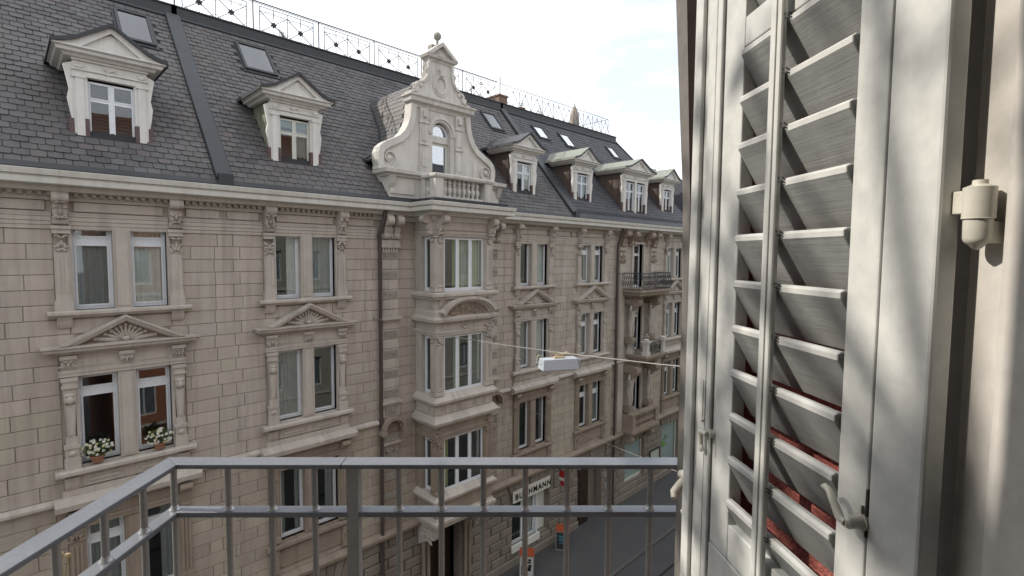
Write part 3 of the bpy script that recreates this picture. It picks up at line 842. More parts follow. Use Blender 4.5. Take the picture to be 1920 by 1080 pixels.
def ground_floor(P, house, x0, x1, gh):
    """gh: (x0,x1,z0,z1, voussoirs)"""
    w = wall_mesh(x0, x1, 0, 3.95, [h[:4] for h in gh], STONE_DARK, house, name='ground_floor_wall', y0=WALL_Y+.03)
    hh = []
    for h in gh:
        if h[4]: hh += [(h[0]-.0, h[1]+.0, h[2], h[3]), (h[0]-.35, h[1]+.35, h[3]-.25, 3.8)]
        else: hh.append(h[:4])
    ashlar(P, w, STONE_DARK, x0, x1, .45, 3.78, 9, .95, hh, y=WALL_Y-.04, joint=.02, c=.03, off=.2)
    pl = MB()
    for a, b, c, d in cells(x0, x1, .10, .45, [(h[0], h[1], 0, h[3]) for h in gh if h[2] < .4]): pl.block(a+.003, b-.003, WALL_Y-.10, WALL_Y+.05, c, d, .02)
    pl.build('plinth', STONE_DARK, w)
    for h in gh:
        if not h[4]: continue
        c, hw, zt = (h[0]+h[1])/2, (h[1]-h[0])/2, h[3]
        n = 9
        for k in range(n):        # flat arch voussoirs
            t0, t1 = -1+2*k/n, -1+2*(k+1)/n
            vb = MB(); top = 3.78; sp = 1+.30/hw
            poly = [(c+t0*hw+.012, zt-.16*(1-abs(t0)**2)*0), (c+t1*hw-.012, zt), (c+t1*hw*sp-.012, top), (c+t0*hw*sp+.012, top)]
            vb.prism(poly, 'y', WALL_Y-.05 - (.04 if k == n//2 else 0), WALL_Y+.2)
            P.add(vb.v, vb.f, (t1-t0)*hw*.6, (c+(t0+t1)/2*hw, WALL_Y, 3.4), STONE_DARK, w)
    return w
def gutter_end(): pass

# ------------------------------------------------ house 1 (left)
H1 = empty('apartment_building', (-.4, WALL_Y, 0), 'sandstone house at the far left, flower pots on its sill, largest white dormer above', 'building', 'row of sandstone houses across the street')
P1 = Pieces('stone_block', 'stone_courses'); PS1 = Pieces('slate', 'slate_field')
holes = []
twin_top(H1, 2.03, transom=.83, cur=[(CURTDK, 'full'), (CURTAIN, 'full')], holes=holes)
twin_second(H1, 2.03, transom=.80, cur=[None, None], holes=holes)
twin_first(H1, 2.05, transom=.80, cur=[(CURTDK, 'full'), (CURTDK, 'right')], holes=holes)
twin_top(H1, -2.3, transom=.83, cur=[(CURTAIN, 'full'), None], holes=holes)
twin_second(H1, -2.3, transom=.80, cur=None, holes=holes)
twin_first(H1, -2.3, transom=.80, cur=None, holes=holes)
w1 = shell(H1, -5, 4.2, holes)
facade(P1, H1, w1, -5, 4.2, holes, (False, True))
ground_floor(P1, H1, -5, 4.2, [(.9, 3.1, .9, 3.1, True)])
string_courses(H1, [(-5, -3.5), (-3.2, -1.4), (-1.1, .82), (1.1, 2.96), (3.26, 4.2)])
floor_band(H1, [(-5, 4.2)]); ground_cornice(H1, [(-5, 4.2)]); dentils(H1, -5, 4.2)
MB().sweep([(-5, WALL_Y), (4.2, WALL_Y)], CORN).build('eaves_cornice', GUTTER, H1)
rf1, L1 = roof_base(H1, -5, 4.2)
d1 = dormer(H1, 2.03, blind=None, curtain=None)
d1b = dormer(H1, -2.3)
k1 = skylight(H1, 2.72, 3.42, 18.42, 19.3)
inq = lambda q, x, s: q[0] < x < q[1] and q[2] < s < q[3]
slates(PS1, rf1, SLATE, -5, 4.0, .0, L1, lambda x, s: d1(x, s) or d1b(x, s) or inq(k1, x, s))
firewall(H1, 4.2)
P1.finish(); PS1.finish()

# ------------------------------------------------ house 2 (centre, with the oriel)
H2 = empty('apartment_building', (11.5, WALL_Y, 0), 'central sandstone house with stacked oriel windows, scrolled white gable and ball finial', 'building', 'row of sandstone houses across the street')
P2 = Pieces('stone_block', 'stone_courses'); PS2 = Pieces('slate', 'slate_field')
holes = []
CX2 = 6.39; CX2b = 16.3
twin_top(H2, CX2, cur=[(CURTAIN, 'right'), (CURTDK, 'full')], holes=holes)
twin_second(H2, CX2, cur=[(CURTDK, 'full'), None], holes=holes)
twin_first(H2, CX2, cur=[(CURTDK, 'sides'), (CURTDK, 'right')], holes=holes)
twin_top(H2, CX2b, cur=[(CURTAIN, 'left'), (CURTAIN, 'full')], holes=holes)
twin_second(H2, CX2b, cur=[(CURTDK, 'full'), (CURTAIN, 'full')], holes=holes)
twin_first(H2, CX2b, cur=[(CURTAIN, 'left'), (CURTDK, 'sides')], holes=holes)
BX0, BX1, BY = 10.22, 12.8, 13.82
for z0, z1 in ((12.3, 14.1), (8.8, 10.75), (5.25, 7.2)): holes.append((BX0+.2, BX1-.2, z0, z1, BX0, BX1, z0-2, z1+2))
QL, QR = (8.86, 9.50), (13.5, 14.14)
holes.append((50, 51, 0, 1, QL[0], QL[1], 4.1, 14.0)); holes.append((50, 51, 0, 1, QR[0], QR[1], 4.1, 14.0))
w2 = shell(H2, 4.2, 18.8, holes)
facade(P2, H2, w2, 4.2, 18.8, holes, (True, True))
ground_floor(P2, H2, 4.2, 18.8, [(5.3, 7.5, .9, 3.1, True), (10.75, 12.25, .0, 3.9, False), (15.1, 17.5, .9, 2.95, True)])
string_courses(H2, [(4.2, 5.18), (5.46, 7.32), (7.6, 8.7), (14.2, 15.1), (15.37, 17.23), (17.51, 18.8)])
floor_band(H2, [(4.2, 8.7), (14.2, 18.8)]); ground_cornice(H2, [(4.2, BX0), (BX1, 18.8)])
dentils(H2, 4.2, 8.6); dentils(H2, 14.3, 18.8)
BP = [(BX0, WALL_Y), (BX0, BY), (BX1, BY), (BX1, WALL_Y)]
MB().sweep([(4.2, WALL_Y)] + BP + [(18.8, WALL_Y)], CORN).build('eaves_cornice', GUTTER, H2)
# quoin strips
for (a, b) in (QL, QR):
    for i, (z0, z1, n) in enumerate(((7.99, 14.0, 18), (4.1, 7.8, 11))):
        ch = (z1-z0)/n
        for r in range(n):
            z = z0 + r*ch; verm = (r % 2 == (0 if i == 0 else 1))
            if 7.2 < z < 8.5 or 11.2 < z+.1 < 11.5: verm = False
            mb = MB(); mb.block(a+.006, b-.006, WALL_Y-.07-(.0 if verm else .0), WALL_Y+.05, z+.006, z+ch-.006, .012)
            P2.add(mb.v, mb.f, ch*(b-a)*1.5, ((a+b)/2, WALL_Y, z), TRIM if i == 0 else TRIM_DARK, w2)
            if verm:
                mb = MB(); R = random.Random(r+i*50)
                mb.box(a+.06, b-.06, WALL_Y-.085, WALL_Y-.069, z+.05, z+ch-.05)
                for q in range(16): mb.blob((R.uniform(a+.09, b-.09), WALL_Y-.086, R.uniform(z+.08, z+ch-.08)), (R.uniform(.02, .06), .018, R.uniform(.012, .03)), 6, 3, R.uniform(0, 3))
                mb.build('vermiculated_panel', QUOIN, w2)
    c = (a+b)/2; cp = MB()
    cp.box(a-.04, b+.04, WALL_Y-.16, WALL_Y, 13.72, 13.84); cp.box(a-.01, b+.01, WALL_Y-.12, WALL_Y, 13.84, 13.98)
    for k in range(6): cp.box(a+.02+k*.1, a+.08+k*.1, WALL_Y-.12, WALL_Y-.07, 13.55, 13.7)
    for s in (-1, 1): console(cp, c+s*.19, .2, 14.8, 14.0, .42, .14)
    mirrored_carve(cp, c, .3, 14.0, 14.6, WALL_Y-.12, .07, 10, 4)
    cp.build('quoin_capital', TRIM, H2, smooth=True)
    st = MB(); st.sweep([(a-.06, WALL_Y), (b+.04, WALL_Y)], [(-.01,11.24),(.10,11.24),(.12,11.30),(.22,11.33),(.22,11.43),(-.01,11.45)])
    st.sweep([(a-.06, WALL_Y), (b+.04, WALL_Y)], [(-.01,8.42),(.10,8.42),(.12,8.46),(.20,8.49),(.20,8.56),(-.01,8.58)])
    st.sweep([(a-.02, WALL_Y), (b+.02, WALL_Y)], [(-.01,7.02),(.10,7.02),(.12,7.06),(.16,7.09),(.16,7.15),(-.01,7.17)])
    st.build('quoin_moulding', TRIM, H2)
    # segmental hood over a carved niche
    hd = MB(); n = 10; zc, r0, r1 = 7.62, .34, .46
    arc = lambda r, t: (c + r*1.0*math.cos(t), zc + r*math.sin(t)*.95)
    for i in range(n):
        t0, t1 = PI*i/n, PI*(i+1)/n
        hd.prism([arc(r0, t0), arc(r1, t0), arc(r1, t1), arc(r0, t1)], 'y', WALL_Y-.34, WALL_Y-.06)
        hd.prism([arc(r0-.07, t0), arc(r0, t0), arc(r0, t1), arc(r0-.07, t1)], 'y', WALL_Y-.24, WALL_Y-.06)
    for s in (-1, 1): hd.box(c+s*.41-.09, c+s*.41+.09, WALL_Y-.36, WALL_Y-.06, zc-.13, zc)
    hd.box(c-.2, c+.2, WALL_Y-.10, WALL_Y-.065, 7.42, 7.47)
    hd.build('segmental_hood', TRIM_DARK, H2, smooth=True)
    hp = MB(); hp.box(a+.1, b-.1, WALL_Y-.10, WALL_Y-.06, 8.1, 8.36); mirrored_carve(hp, c, .2, 8.12, 8.34, WALL_Y-.10, .03, 6, 2); carve(hp, a+.05, b-.05, 6.7, 6.98, WALL_Y-.09, .05, 14, 8)
    hp.build('carved_panel', QUOIN, H2)
# oriel
def ring(zs, prof, m, name):
    return MB().sweep(BP, prof).build(name, m, H2)
def oriel_storey(z0, z1, zw0, zw1, m, cur, gl=None, blindcols=None):
    mb = MB()
    mb.box(BX0, BX0+.31, BY, BY+.30, zw0, zw1); mb.box(BX1-.38, BX1, BY, BY+.30, zw0, zw1)       # corner piers
    mb.box(BX0+.06, BX0+.30, BY-.035, BY, zw0+.15, zw1-.25); mb.box(BX1-.34, BX1-.06, BY-.035, BY, zw0+.15, zw1-.25)
    mb.box(BX0-.035, BX0, BY+.05, BY+.26, zw0+.15, zw1-.25)
    for q in (.09, .15, .21): mb.box(BX0+q-.012+.01, BX0+q+.012+.01, BY-.05, BY-.035, zw0+.3, zw1-.4); mb.box(BX1-q-.012, BX1-q+.012, BY-.05, BY-.035, zw0+.3, zw1-.4)
    mb.box(BX0, BX0+.25, 14.62, WALL_Y+.03, zw0, zw1); mb.box(BX1-.25, BX1, 14.62, WALL_Y+.03, zw0, zw1)
    mb.box(BX0-.03, BX0, 14.66, 14.74, zw0+.1, zw1-.1); mb.box(BX0-.03, BX0, 14.86, 14.94, zw0+.1, zw1-.1)
    mb.box(BX0+.31, BX0+.37, BY+.04, BY+.25, zw0, zw1)
    mb.build('oriel_pier', m, H2)
    cp = MB()
    for x in (BX0+.17, BX1-.19):
        mirrored_carve(cp, x, .13, zw1-.33, zw1-.04, BY-.05, .05, 6, int(z0)); cp.box(x-.17, x+.17, BY-.07, BY, zw1-.04, zw1)
    cp.box(BX0-.07, BX0, BY, BY+.32, zw1-.04, zw1); 
    for k in range(4): cp.blob((BX0-.03, BY+.1+.04*k, zw1-.12-.05*(k % 2)), (.04, .04, .05), 6, 4)
    cp.box(BX0-.04, BX0, BY, BY+.31, zw0, zw0+.12); cp.box(BX0-.04, BX0+.33, BY-.055, BY, zw0, zw0+.12); cp.box(BX1-.40, BX1+.03, BY-.055, BY, zw0, zw0+.12)
    cp.build('oriel_capital', m, H2, smooth=True)
    wf = window_part(H2, BX0+.37, BX1-.38, zw0, zw1-.01, BY+.10, lights=3, fw=.045, gl=gl, fm=FRAME)
    for (a, b, cm) in (blindcols or []):
        bo = MB().box(a, b, BY+.30, BY+.315, zw0+.02, zw1-.02); bo = bo.build('blind', cm, wf)
    if cur:
        for a, b, cm in cur:
            co = bpy.data.objects.new('curtain', curtain_mesh(b-a, zw1-zw0-.05, cm, seed=int(z0+a*10))); COL.objects.link(co); co.parent = wf; co.location = (a-(BX0+.37), .2, .02)
    window_part(H2, BY+.32, 14.60, zw0, zw1-.01, BX0+.12, axis='y', lights=1, fw=.06)
    window_part(H2, BY+.32, 14.60, zw0, zw1-.01, BX1-.12, axis='y', lights=1, fw=.06)
oriel_storey(12.2, 14.1, 12.26, 14.12, TRIM, [(11.55, 12.35, CURTAIN)], blindcols=[(11.15, 11.55, CURTY), (11.7, 12.35, CURTY)], gl=GLASS)
oriel_storey(8.5, 10.8, 8.72, 10.74, TRIM, None, blindcols=[(11.2, 11.5, CURTY)])
oriel_storey(5.0, 7.2, 5.26, 7.18, TRIM_DARK, [(10.6, 10.95, CURTY)])
ring(0, [(-.25,14.12),(.0,14.12),(.02,14.20),(.04,14.21),(.04,14.30),(.08,14.33),(.0,14.36),(.0,14.62),(-.25,14.62)], TRIM, 'oriel_entablature')
oc = MB()
for x in (BX0+.17, BX1-.19): console(oc, x, .2, 14.84, 14.15, .36, .10, y=BY); mirrored_carve(oc, x, .14, 14.2, 14.6, BY-.2, .05, 6, 6)
n0 = len(oc.v); console(oc, BY+.18, .2, 14.84, 14.15, .36, .10, y=0); oc.xform(lambda x, y, z: (BX0+y, x, z), n0)
oc.build('oriel_console', TRIM, H2, smooth=True)
ring(0, [(-.25,12.0),(.10,12.0),(.12,12.08),(.18,12.10),(.18,12.19),(.14,12.21),(-.03,12.26),(-.25,12.26)], TRIM, 'oriel_sill')
ring(0, [(-.25,11.62),(.0,11.62),(.0,12.0),(-.25,12.0)], TRIM, 'oriel_apron')
ring(0, [(-.25,11.16),(.02,11.16),(.04,11.20),(.18,11.24),(.20,11.34),(.10,11.38),(.04,11.42),(.04,11.58),(.0,11.62),(-.25,11.62)], TRIM, 'oriel_cornice')
ring(0, [(-.25,10.74),(.0,10.74),(.03,10.76),(.03,10.82),(.05,10.84),(.05,10.90),(.0,10.92),(.0,11.16),(-.25,11.16)], TRIM, 'oriel_entablature')
# arched pediment on the front
ap = MB(); c = (BX0+BX1)/2 + .06; R0, RW = 1.42, 1.18; zb = 11.40
def arcp(k, t, o): # shallow arc, rise .60
    x = RW*t; return (c + x*(1+o*.9), zb + .60*math.sqrt(max(0, 1-t*t*.96)) + o)
N_ = 14
for i in range(N_):
    t0, t1 = -1+2*i/N_, -1+2*(i+1)/N_
    for oo, oi, yy in ((.06, -.04, .26), (-.04, -.10, .18), (-.10, -.15, .11)):
        ap.prism([arcp(0, t0, oi), arcp(0, t0, oo), arcp(0, t1, oo), arcp(0, t1, oi)], 'y', BY-yy, BY-.001)
ap.build('arched_pediment', TRIM, H2, smooth=True, ang=30)
at = MB(); at.prism([(c-RW*.8, zb)] + [arcp(0, -1+2*i/N_, -.16) for i in range(2, N_-1)] + [(c+RW*.8, zb)], 'y', BY-.05, BY); at.build('tympanum', TRIM_DARK, H2)
ac = MB(); R = random.Random(5)
for i in range(70):
    x = R.uniform(-.9, .9); zt = .60*math.sqrt(1-(x/RW)**2)-.22
    ac.blob((c+x, BY-.06, zb+R.uniform(.04, max(.06, zt))), (R.uniform(.03, .09), .045, R.uniform(.02, .04)), 6, 4, R.uniform(0, PI))
ac.build('leaf_carving', TRIM_DARK, H2, smooth=True)
# small corner brackets and frieze ornament of the oriel
ob = MB()
for x in (BX0+.2, BX1-.2): console(ob, x, .18, 12.0, 11.72, .14, .05, y=BY, volute=False)
n0 = len(ob.v); console(ob, BY+.2, .18, 12.0, 11.72, .14, .05, y=0, volute=False); ob.xform(lambda x, y, z: (BX0+y, x, z), n0)
mirrored_carve(ob, c-.06, .22, 10.86, 11.2, BY-.03, .05, 6, 9)
for a, b in ((BX0+.45, c-.4), (c+.3, BX1-.5)): ob.box(a, b, BY-.025, BY, 10.96, 10.98); ob.box(a, b, BY-.025, BY, 11.1, 11.12)
mirrored_carve(ob, BX1-.2, .17, 10.5, 11.1, BY-.05, .07, 8, 19)
ob.build('oriel_bracket', TRIM, H2, smooth=True)
ring(0, [(-.25,8.38),(.06,8.38),(.09,8.44),(.17,8.46),(.18,8.54),(.12,8.57),(-.02,8.72),(-.25,8.72)], TRIM, 'oriel_sill')
ring(0, [(-.25,8.02),(.0,8.02),(.0,8.38),(-.25,8.38)], TRIM, 'oriel_apron')
ap = MB()
for a, b in ((BX0+.05, BX0+.30), (BX0+.40, BX0+.98), (BX0+1.06, BX0+1.66), (BX0+1.74, BX1-.46), (BX1-.36, BX1-.05)):
    ap.box(a, b, BY-.03, BY, 8.32, 8.35); ap.box(a, b, BY-.03, BY, 8.07, 8.10); ap.box(a, a+.025, BY-.03, BY, 8.10, 8.32); ap.box(b-.025, b, BY-.03, BY, 8.10, 8.32)
ap.box(BX0-.03, BX0, BY+.05, BY+.28, 8.07, 8.35); ap.box(BX0-.025, BX0, BY+.36, BY+1.0, 8.07, 8.35)
ap.build('apron_panel', TRIM, H2)
ring(0, [(-.25,7.62),(.04,7.62),(.07,7.70),(.20,7.74),(.22,7.83),(.18,7.86),(.10,7.95),(.05,8.02),(-.25,8.02)], TRIM, 'oriel_cornice')
ring(0, [(-.25,7.18),(.0,7.18),(.03,7.20),(.03,7.28),(.05,7.30),(.05,7.36),(.0,7.38),(.0,7.62),(-.25,7.62)], TRIM_DARK, 'oriel_entablature')
ob = MB(); ob.box(BX0+.35, BX1-.4, BY-.02, BY, 7.46, 7.49); mirrored_carve(ob, BX1-.2, .17, 7.15, 7.6, BY-.04, .06, 7, 12); mirrored_carve(ob, BX0+.17, .15, 7.2, 7.6, BY-.04, .05, 6, 13); ob.build('oriel_bracket', TRIM_DARK, H2, smooth=True)
ring(0, [(-.25,4.93),(.04,4.93),(.07,5.0),(.14,5.02),(.15,5.10),(.10,5.13),(-.02,5.26),(-.25,5.26)], TRIM, 'oriel_sill')
ring(0, [(-.25,4.42),(.0,4.42),(.0,4.93),(-.25,4.93)], TRIM_DARK, 'oriel_apron')
ring(0, [(-.25,4.02),(.02,4.02),(.06,4.04),(.10,4.16),(.12,4.20),(.12,4.30),(.05,4.34),(.03,4.42),(-.25,4.42)], TRIM, 'oriel_base_moulding')
MB().box(BX0+.01, BX1-.01, BY+.01, WALL_Y+.03, 4.03, 4.2).build('oriel_floor', TRIM_DARK, H2)
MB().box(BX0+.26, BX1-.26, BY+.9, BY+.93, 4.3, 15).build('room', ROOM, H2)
cs = MB()
for x in (BX0+.22, BX1-.25):
    cs.prism([(WALL_Y, 4.02), (BY+.12, 4.02), (BY+.06, 3.86), (BY+.14, 3.62), (BY+.36, 3.50), (BY+.60, 3.44), (BY+.85, 3.28), (WALL_Y, 3.05)], 'x', x-.17, x+.17)
    for (yy, zz, r) in ((BY+.32, 3.76, .20), (BY+.86, 3.55, .14)):
        for q in range(3): cs.prism([(yy+(r-q*.05)*math.cos(2*PI*j/12), zz+(r-q*.05)*math.sin(2*PI*j/12)) for j in range(12)], 'x', x-.19-q*.015, x+.19+q*.015)
    n0 = len(cs.v); mirrored_carve(cs, 0, .3, 3.4, 3.9, 0, .04, 6, 3); cs.xform(lambda px, py, pz, x=x: (x-.19+py, BY+.5+px, pz), n0)
cs.build('oriel_console', TRIM, H2, smooth=True)
# entrance under the oriel
en = MB()
for x in (10.42, 10.62, 12.38, 12.58): en.lathe(x, WALL_Y-.16, [(.10,.1),(.10,.5),(.075,.52),(.07,3.0),(.10,3.05),(.10,3.2)], 12)
en.box(10.3, 10.74, WALL_Y-.28, WALL_Y, 3.2, 3.5); en.box(12.26, 12.7, WALL_Y-.28, WALL_Y, 3.2, 3.5); en.box(10.3, 12.7, WALL_Y-.25, WALL_Y+.4, 3.5, 3.78)
en.build('entrance_column', TRIM_DARK, H2, smooth=True)
DOORM = mat('dark_oak_door', (.030,.018,.013), (.045,.028,.02), .5, 3, bump=.2, grain=(30,30,1.5))
dr = MB(); dr.box(10.75, 11.49, WALL_Y+.6, WALL_Y+.66, .1, 3.5); dr.box(11.51, 12.25, WALL_Y+.6, WALL_Y+.66, .1, 3.5)
for a in (10.85, 11.61):
    for z in (.3, 1.1, 1.9, 2.7): dr.box(a, a+.54, WALL_Y+.57, WALL_Y+.6, z, z+.65)
bevel(dr.build('door', DOORM, H2), .01, 1)
# windows and shopfront of the ground floor
window_part(H2, 5.3, 7.5, .9, 3.1, WALL_Y+.25, lights=2, transom=.7, fm=FRAME_OLD)
SHOPW = mat('shop_white_panel', (.66,.67,.63), (.70,.71,.67), .5, 3)
sh = window_part(H2, 15.1, 16.75, .9, 2.95, WALL_Y+.22, lights=2, fm=FRAME, fw=.07, curtain=(CURTAIN, 'right'))
MB().box(16.86, 17.5, WALL_Y+.30, WALL_Y+.36, .1, 2.95).build('shop_door_panel', SHOPW, H2)
MB().box(16.76, 16.85, WALL_Y+.12, WALL_Y+.4, .1, 2.95).build('shop_door_post', FRAME, H2)
MB().box(15.0, 16.75, WALL_Y-.12, WALL_Y-.05, .74, 1.05).build('shop_sill_panel', SHOPW, H2)
# gable with balustrade
GY, GC = 15.22, 11.5
gz = [(2.52,16.40),(2.58,16.62),(2.58,16.86),(2.50,17.05),(2.30,17.22),(2.02,17.36),(1.76,17.50),(1.56,17.70),(1.42,17.95),(1.33,18.25),(1.28,18.70)]
def gside(s, full=True):
    win = [(GC, 18.27)] + [(GC+s*.41*math.sin(t), 17.86+.41*math.cos(t)) for t in [PI/2*i/6 for i in range(1, 7)]] + [(GC+s*.41, 16.35), (GC, 16.35)]
    out = [(GC, 18.72)] + [(GC+s*x, z) for x, z in gz[::-1]] + [(GC+s*2.52, 15.5), (GC, 15.5)]
    return out + win[::-1]
gb = MB()
for s in (-1, 1): gb.prism(gside(s), 'y', GY, GY+.30)
gable = gb.build('gable', LIME, H2)
# ribbon along the outline and its volute
rb = MB()
for s in (-1, 1):
    pts = [(GC+s*x, z) for x, z in gz]
    def nrm(i):
        a = Vector(pts[max(i-1, 0)]); b = Vector(pts[min(i+1, len(pts)-1)]); d = (b-a).normalized(); n = Vector((-d.y, d.x)); 
        return n if n.dot(Vector((GC, 17.2))-Vector(pts[i])) > 0 else -n
    inn = [tuple(Vector(pts[i]) + nrm(i)*(.19 if i > 0 else .12)) for i in range(len(pts))]
    ou = [tuple(Vector(pts[i]) - nrm(i)*.03) for i in range(len(pts))]
    for i in range(len(pts)-1): rb.prism([ou[i], ou[i+1], inn[i+1], inn[i]], 'y', GY-.10, GY+.32)
    # spiral
    sp = []; c0 = (GC+s*2.17, 16.72)
    for i in range(26):
        t = i/25; a = math.radians(80) - t*math.radians(560); r = .36*(1-t)**.8+.05
        sp.append((c0[0]+s*r*math.cos(a)*1.0, c0[1]+r*math.sin(a)))
    for i in range(25):
        (xa, za), (xb, zb) = sp[i], sp[i+1]; d = Vector((xb-xa, zb-za)); 
        if d.length < 1e-5: continue
        nn = Vector((-d.y, d.x)).normalized()*(.045*(1-i/40))
        rb.prism([(xa-nn.x, za-nn.y), (xb-nn.x, zb-nn.y), (xb+nn.x, zb+nn.y), (xa+nn.x, za+nn.y)], 'y', GY-.07, GY+.02)
    rb.blob((c0[0], GY-.03, c0[1]), (.10, .07, .10), 10, 6)
    rb.box(*sorted((GC+s*2.0, GC+s*2.6)), GY-.09, GY+.3, 16.32, 16.42)
rb.build('scroll_border', LIME, gable)
gp = MB()
for s in (-1, 1):
    a, b = sorted((GC+s*.62, GC+s*.95))
    gp.box(a, b, GY-.08, GY, 16.35, 18.1); gp.box(a-.03, b+.03, GY-.12, GY, 18.1, 18.18); gp.box(a, b, GY-.11, GY, 18.18, 18.62); gp.box(a-.02, b+.02, GY-.13, GY, 17.35, 17.42)
    gp.box(a+.06, b-.06, GY-.11, GY-.08, 16.6, 17.2); gp.box(a+.06, b-.06, GY-.11, GY-.08, 17.5, 18.0)
    gp.prism([((a+b)/2-.07, 18.3), ((a+b)/2+.07, 18.3), ((a+b)/2+.09, 18.5), ((a+b)/2-.09, 18.5)], 'y', GY-.2, GY-.11)
N_ = 16
for i in range(N_):      # archivolt
    t0, t1 = PI*i/N_, PI*(i+1)/N_
    for ri, ro, yy in ((.41, .50, .05), (.50, .60, .10), (.60, .65, .07)):
        gp.prism([(GC+r*math.cos(t), 17.86+r*math.sin(t)) for r, t in ((ri, t0), (ro, t0), (ro, t1), (ri, t1))], 'y', GY-yy, GY)
for s in (-1, 1):
    a, b = sorted((GC+s*.41, GC+s*.60)); gp.box(a, b, GY-.04, GY, 16.35, 17.80); gp.box(a-.01, b+.01, GY-.08, GY, 17.80, 17.87)
gp.build('gable_order', LIME, gable)
ge = MB(); ge.sweep([(GC-1.19, GY+.30), (GC-1.19, GY), (GC+1.19, GY), (GC+1.19, GY+.30)], [(-.2,18.62),(.03,18.62),(.06,18.70),(.10,18.74),(.20,18.78),(.22,18.90),(.28,18.95),(.28,19.0),(-.2,19.06)])
ge.box(GC-1.2, GC+1.2, GY+.1, GY+.30, 18.62, 19.05)
ge.build('gable_cornice', LIME, gable)
up = MB(); uz = [(1.34,19.05),(1.30,19.14),(1.12,19.18),(1.04,19.30),(1.10,19.40),(1.0,19.52),(.84,19.56),(.72,19.66),(.62,19.82),(.56,20.05),(.58,20.2),(.54,20.38)]
up.prism([(GC-x, z) for x, z in uz] + [(GC+x, z) for x, z in uz[::-1]], 'y', GY+.02, GY+.30)
for s in (-1, 1):
    for i in range(len(uz)-1):
        (a, b), (c_, d_) = uz[i], uz[i+1]
        up.prism([(GC+s*a, b), (GC+s*c_, d_), (GC+s*(c_-.10), d_-.02), (GC+s*(a-.10), b-.02)], 'y', GY-.04, GY+.32)
    up.blob((GC+s*1.12, GY, 19.26), (.10, .05, .10), 10, 5); up.blob((GC+s*.86, GY, 19.42), (.09, .05, .09), 10, 5); up.blob((GC+s*.62, GY, 20.0), (.07, .05, .12), 8, 5)
for i in range(16):      # cartouche ring
    t0, t1 = 2*PI*i/16, 2*PI*(i+1)/16
    for ri, ro, yy in ((.20, .30, .05), (.30, .36, .02)):
        up.prism([(GC+r*math.cos(t), 19.62+1.2*r*math.sin(t)) for r, t in ((ri, t0), (ro, t0), (ro, t1), (ri, t1))], 'y', GY-yy, GY+.03)
up.box(GC-.08, GC+.08, GY-.1, GY, 19.9, 20.12)
up.build('gable_crown', LIME, gable, smooth=True, ang=30)
pd = MB(); pd.sweep([(GC-.52, GY+.32), (GC-.52, GY+.02), (GC+.52, GY+.02), (GC+.52, GY+.32)], [(-.2,20.36),(.02,20.36),(.05,20.42),(.14,20.46),(.18,20.54),(-.2,20.56)])
pd.box(GC-.5, GC+.5, GY+.1, GY+.32, 20.36, 20.55)
for s in (-1, 1):
    pd.prism([(GC+s*.70, 20.54), (GC, 21.08), (GC, 20.93), (GC+s*.50, 20.555)], 'y', GY-.16, GY+.34)
pd.prism([(GC-.5, 20.55), (GC+.5, 20.55), (GC, 20.95)], 'y', GY+.0, GY+.3)
pd.build('gable_pediment', LIME, gable)
fb = MB(); fb.box(GC-.13, GC+.13, GY+.35, GY+.61, 20.5, 21.12)
fb.lathe(GC, GY+.2, [(.10,21.0),(.10,21.05),(.05,21.1),(.045,21.2),(.07,21.24)] , 12)
fb.lathe(GC, GY+.2, [(.02,21.24)] + [(.145*math.sin(PI*i/10), 21.37-.145*math.cos(PI*i/10)) for i in range(1, 10)] + [(.01,21.52)], 14)
fb.build('ball_finial', mat('grey_stone_ball', (.25,.235,.21), (.32,.3,.27), .9, 8, bump=.3), gable, smooth=True)
window_part(H2, GC-.41, GC+.41, 16.35, 17.55, GY+.16, lights=1, fw=.05, gl=GLASSB, fm=FRAME_OLD)
tr = MB(); tr.box(GC-.41, GC+.41, GY+.08, GY+.3, 17.55, 17.76)
tr.build('window_transom', LIME, gable)
fl = MB(); fl.prism([(GC+.41*math.cos(PI*i/12), 17.80+.41*math.sin(PI*i/12)) for i in range(13)], 'y', GY+.17, GY+.18); fl.build('fanlight', GLASSB, gable)
fl = MB()
for i in range(12):
    t0, t1 = PI*i/12, PI*(i+1)/12
    fl.prism([(GC+r*math.cos(t), 17.80+r*math.sin(t)) for r, t in ((.36, t0), (.41, t0), (.41, t1), (.36, t1))], 'y', GY+.13, GY+.2)
fl.box(GC-.41, GC+.41, GY+.13, GY+.2, 17.76, 17.81); fl.build('fanlight_frame', FRAME, gable)
# attic pedestal, balcony floor and balustrade
at = MB(); at.box(GC-2.45, GC+2.45, 14.75, 15.3, 15.22, 16.2)
at.sweep([(GC-2.5, 15.4), (GC-2.5, 14.7), (GC+2.5, 14.7), (GC+2.5, 15.4)], [(-.1,16.06),(.02,16.06),(.06,16.12),(.16,16.16),(.18,16.28),(-.1,16.34)])
at.box(GC-2.42, GC-1.5, 14.71, 14.75, 15.5, 15.95); at.box(GC+1.5, GC+2.42, 14.71, 14.75, 15.5, 15.95)
for s in (-1, 1): console(at, GC+s*2.38, .2, 16.06, 15.7, .2, .05, y=14.75, volute=False)
at.build('attic_pedestal', LIME, H2)
bf = MB(); bf.box(BX0-.35, BX1+.35, BY-.42, 14.9, 15.22, 15.34); bf.box(BX0-.42, BX1+.42, BY-.5, 14.8, 15.2, 15.25); bf.build('balcony_floor', LEADTRIM, H2)
bl = MB(); by = BY+.02
for x in (BX0+.02, BX1-.36): bl.box(x, x+.34, by, by+.34, 15.34, 16.06); bl.box(x-.03, x+.37, by-.03, by+.37, 15.34, 15.48)
bl.box(BX0+.02, BX0+.30, 14.45, 14.75, 15.34, 16.06); bl.box(BX1-.30, BX1-.02, 14.45, 14.75, 15.34, 16.06)
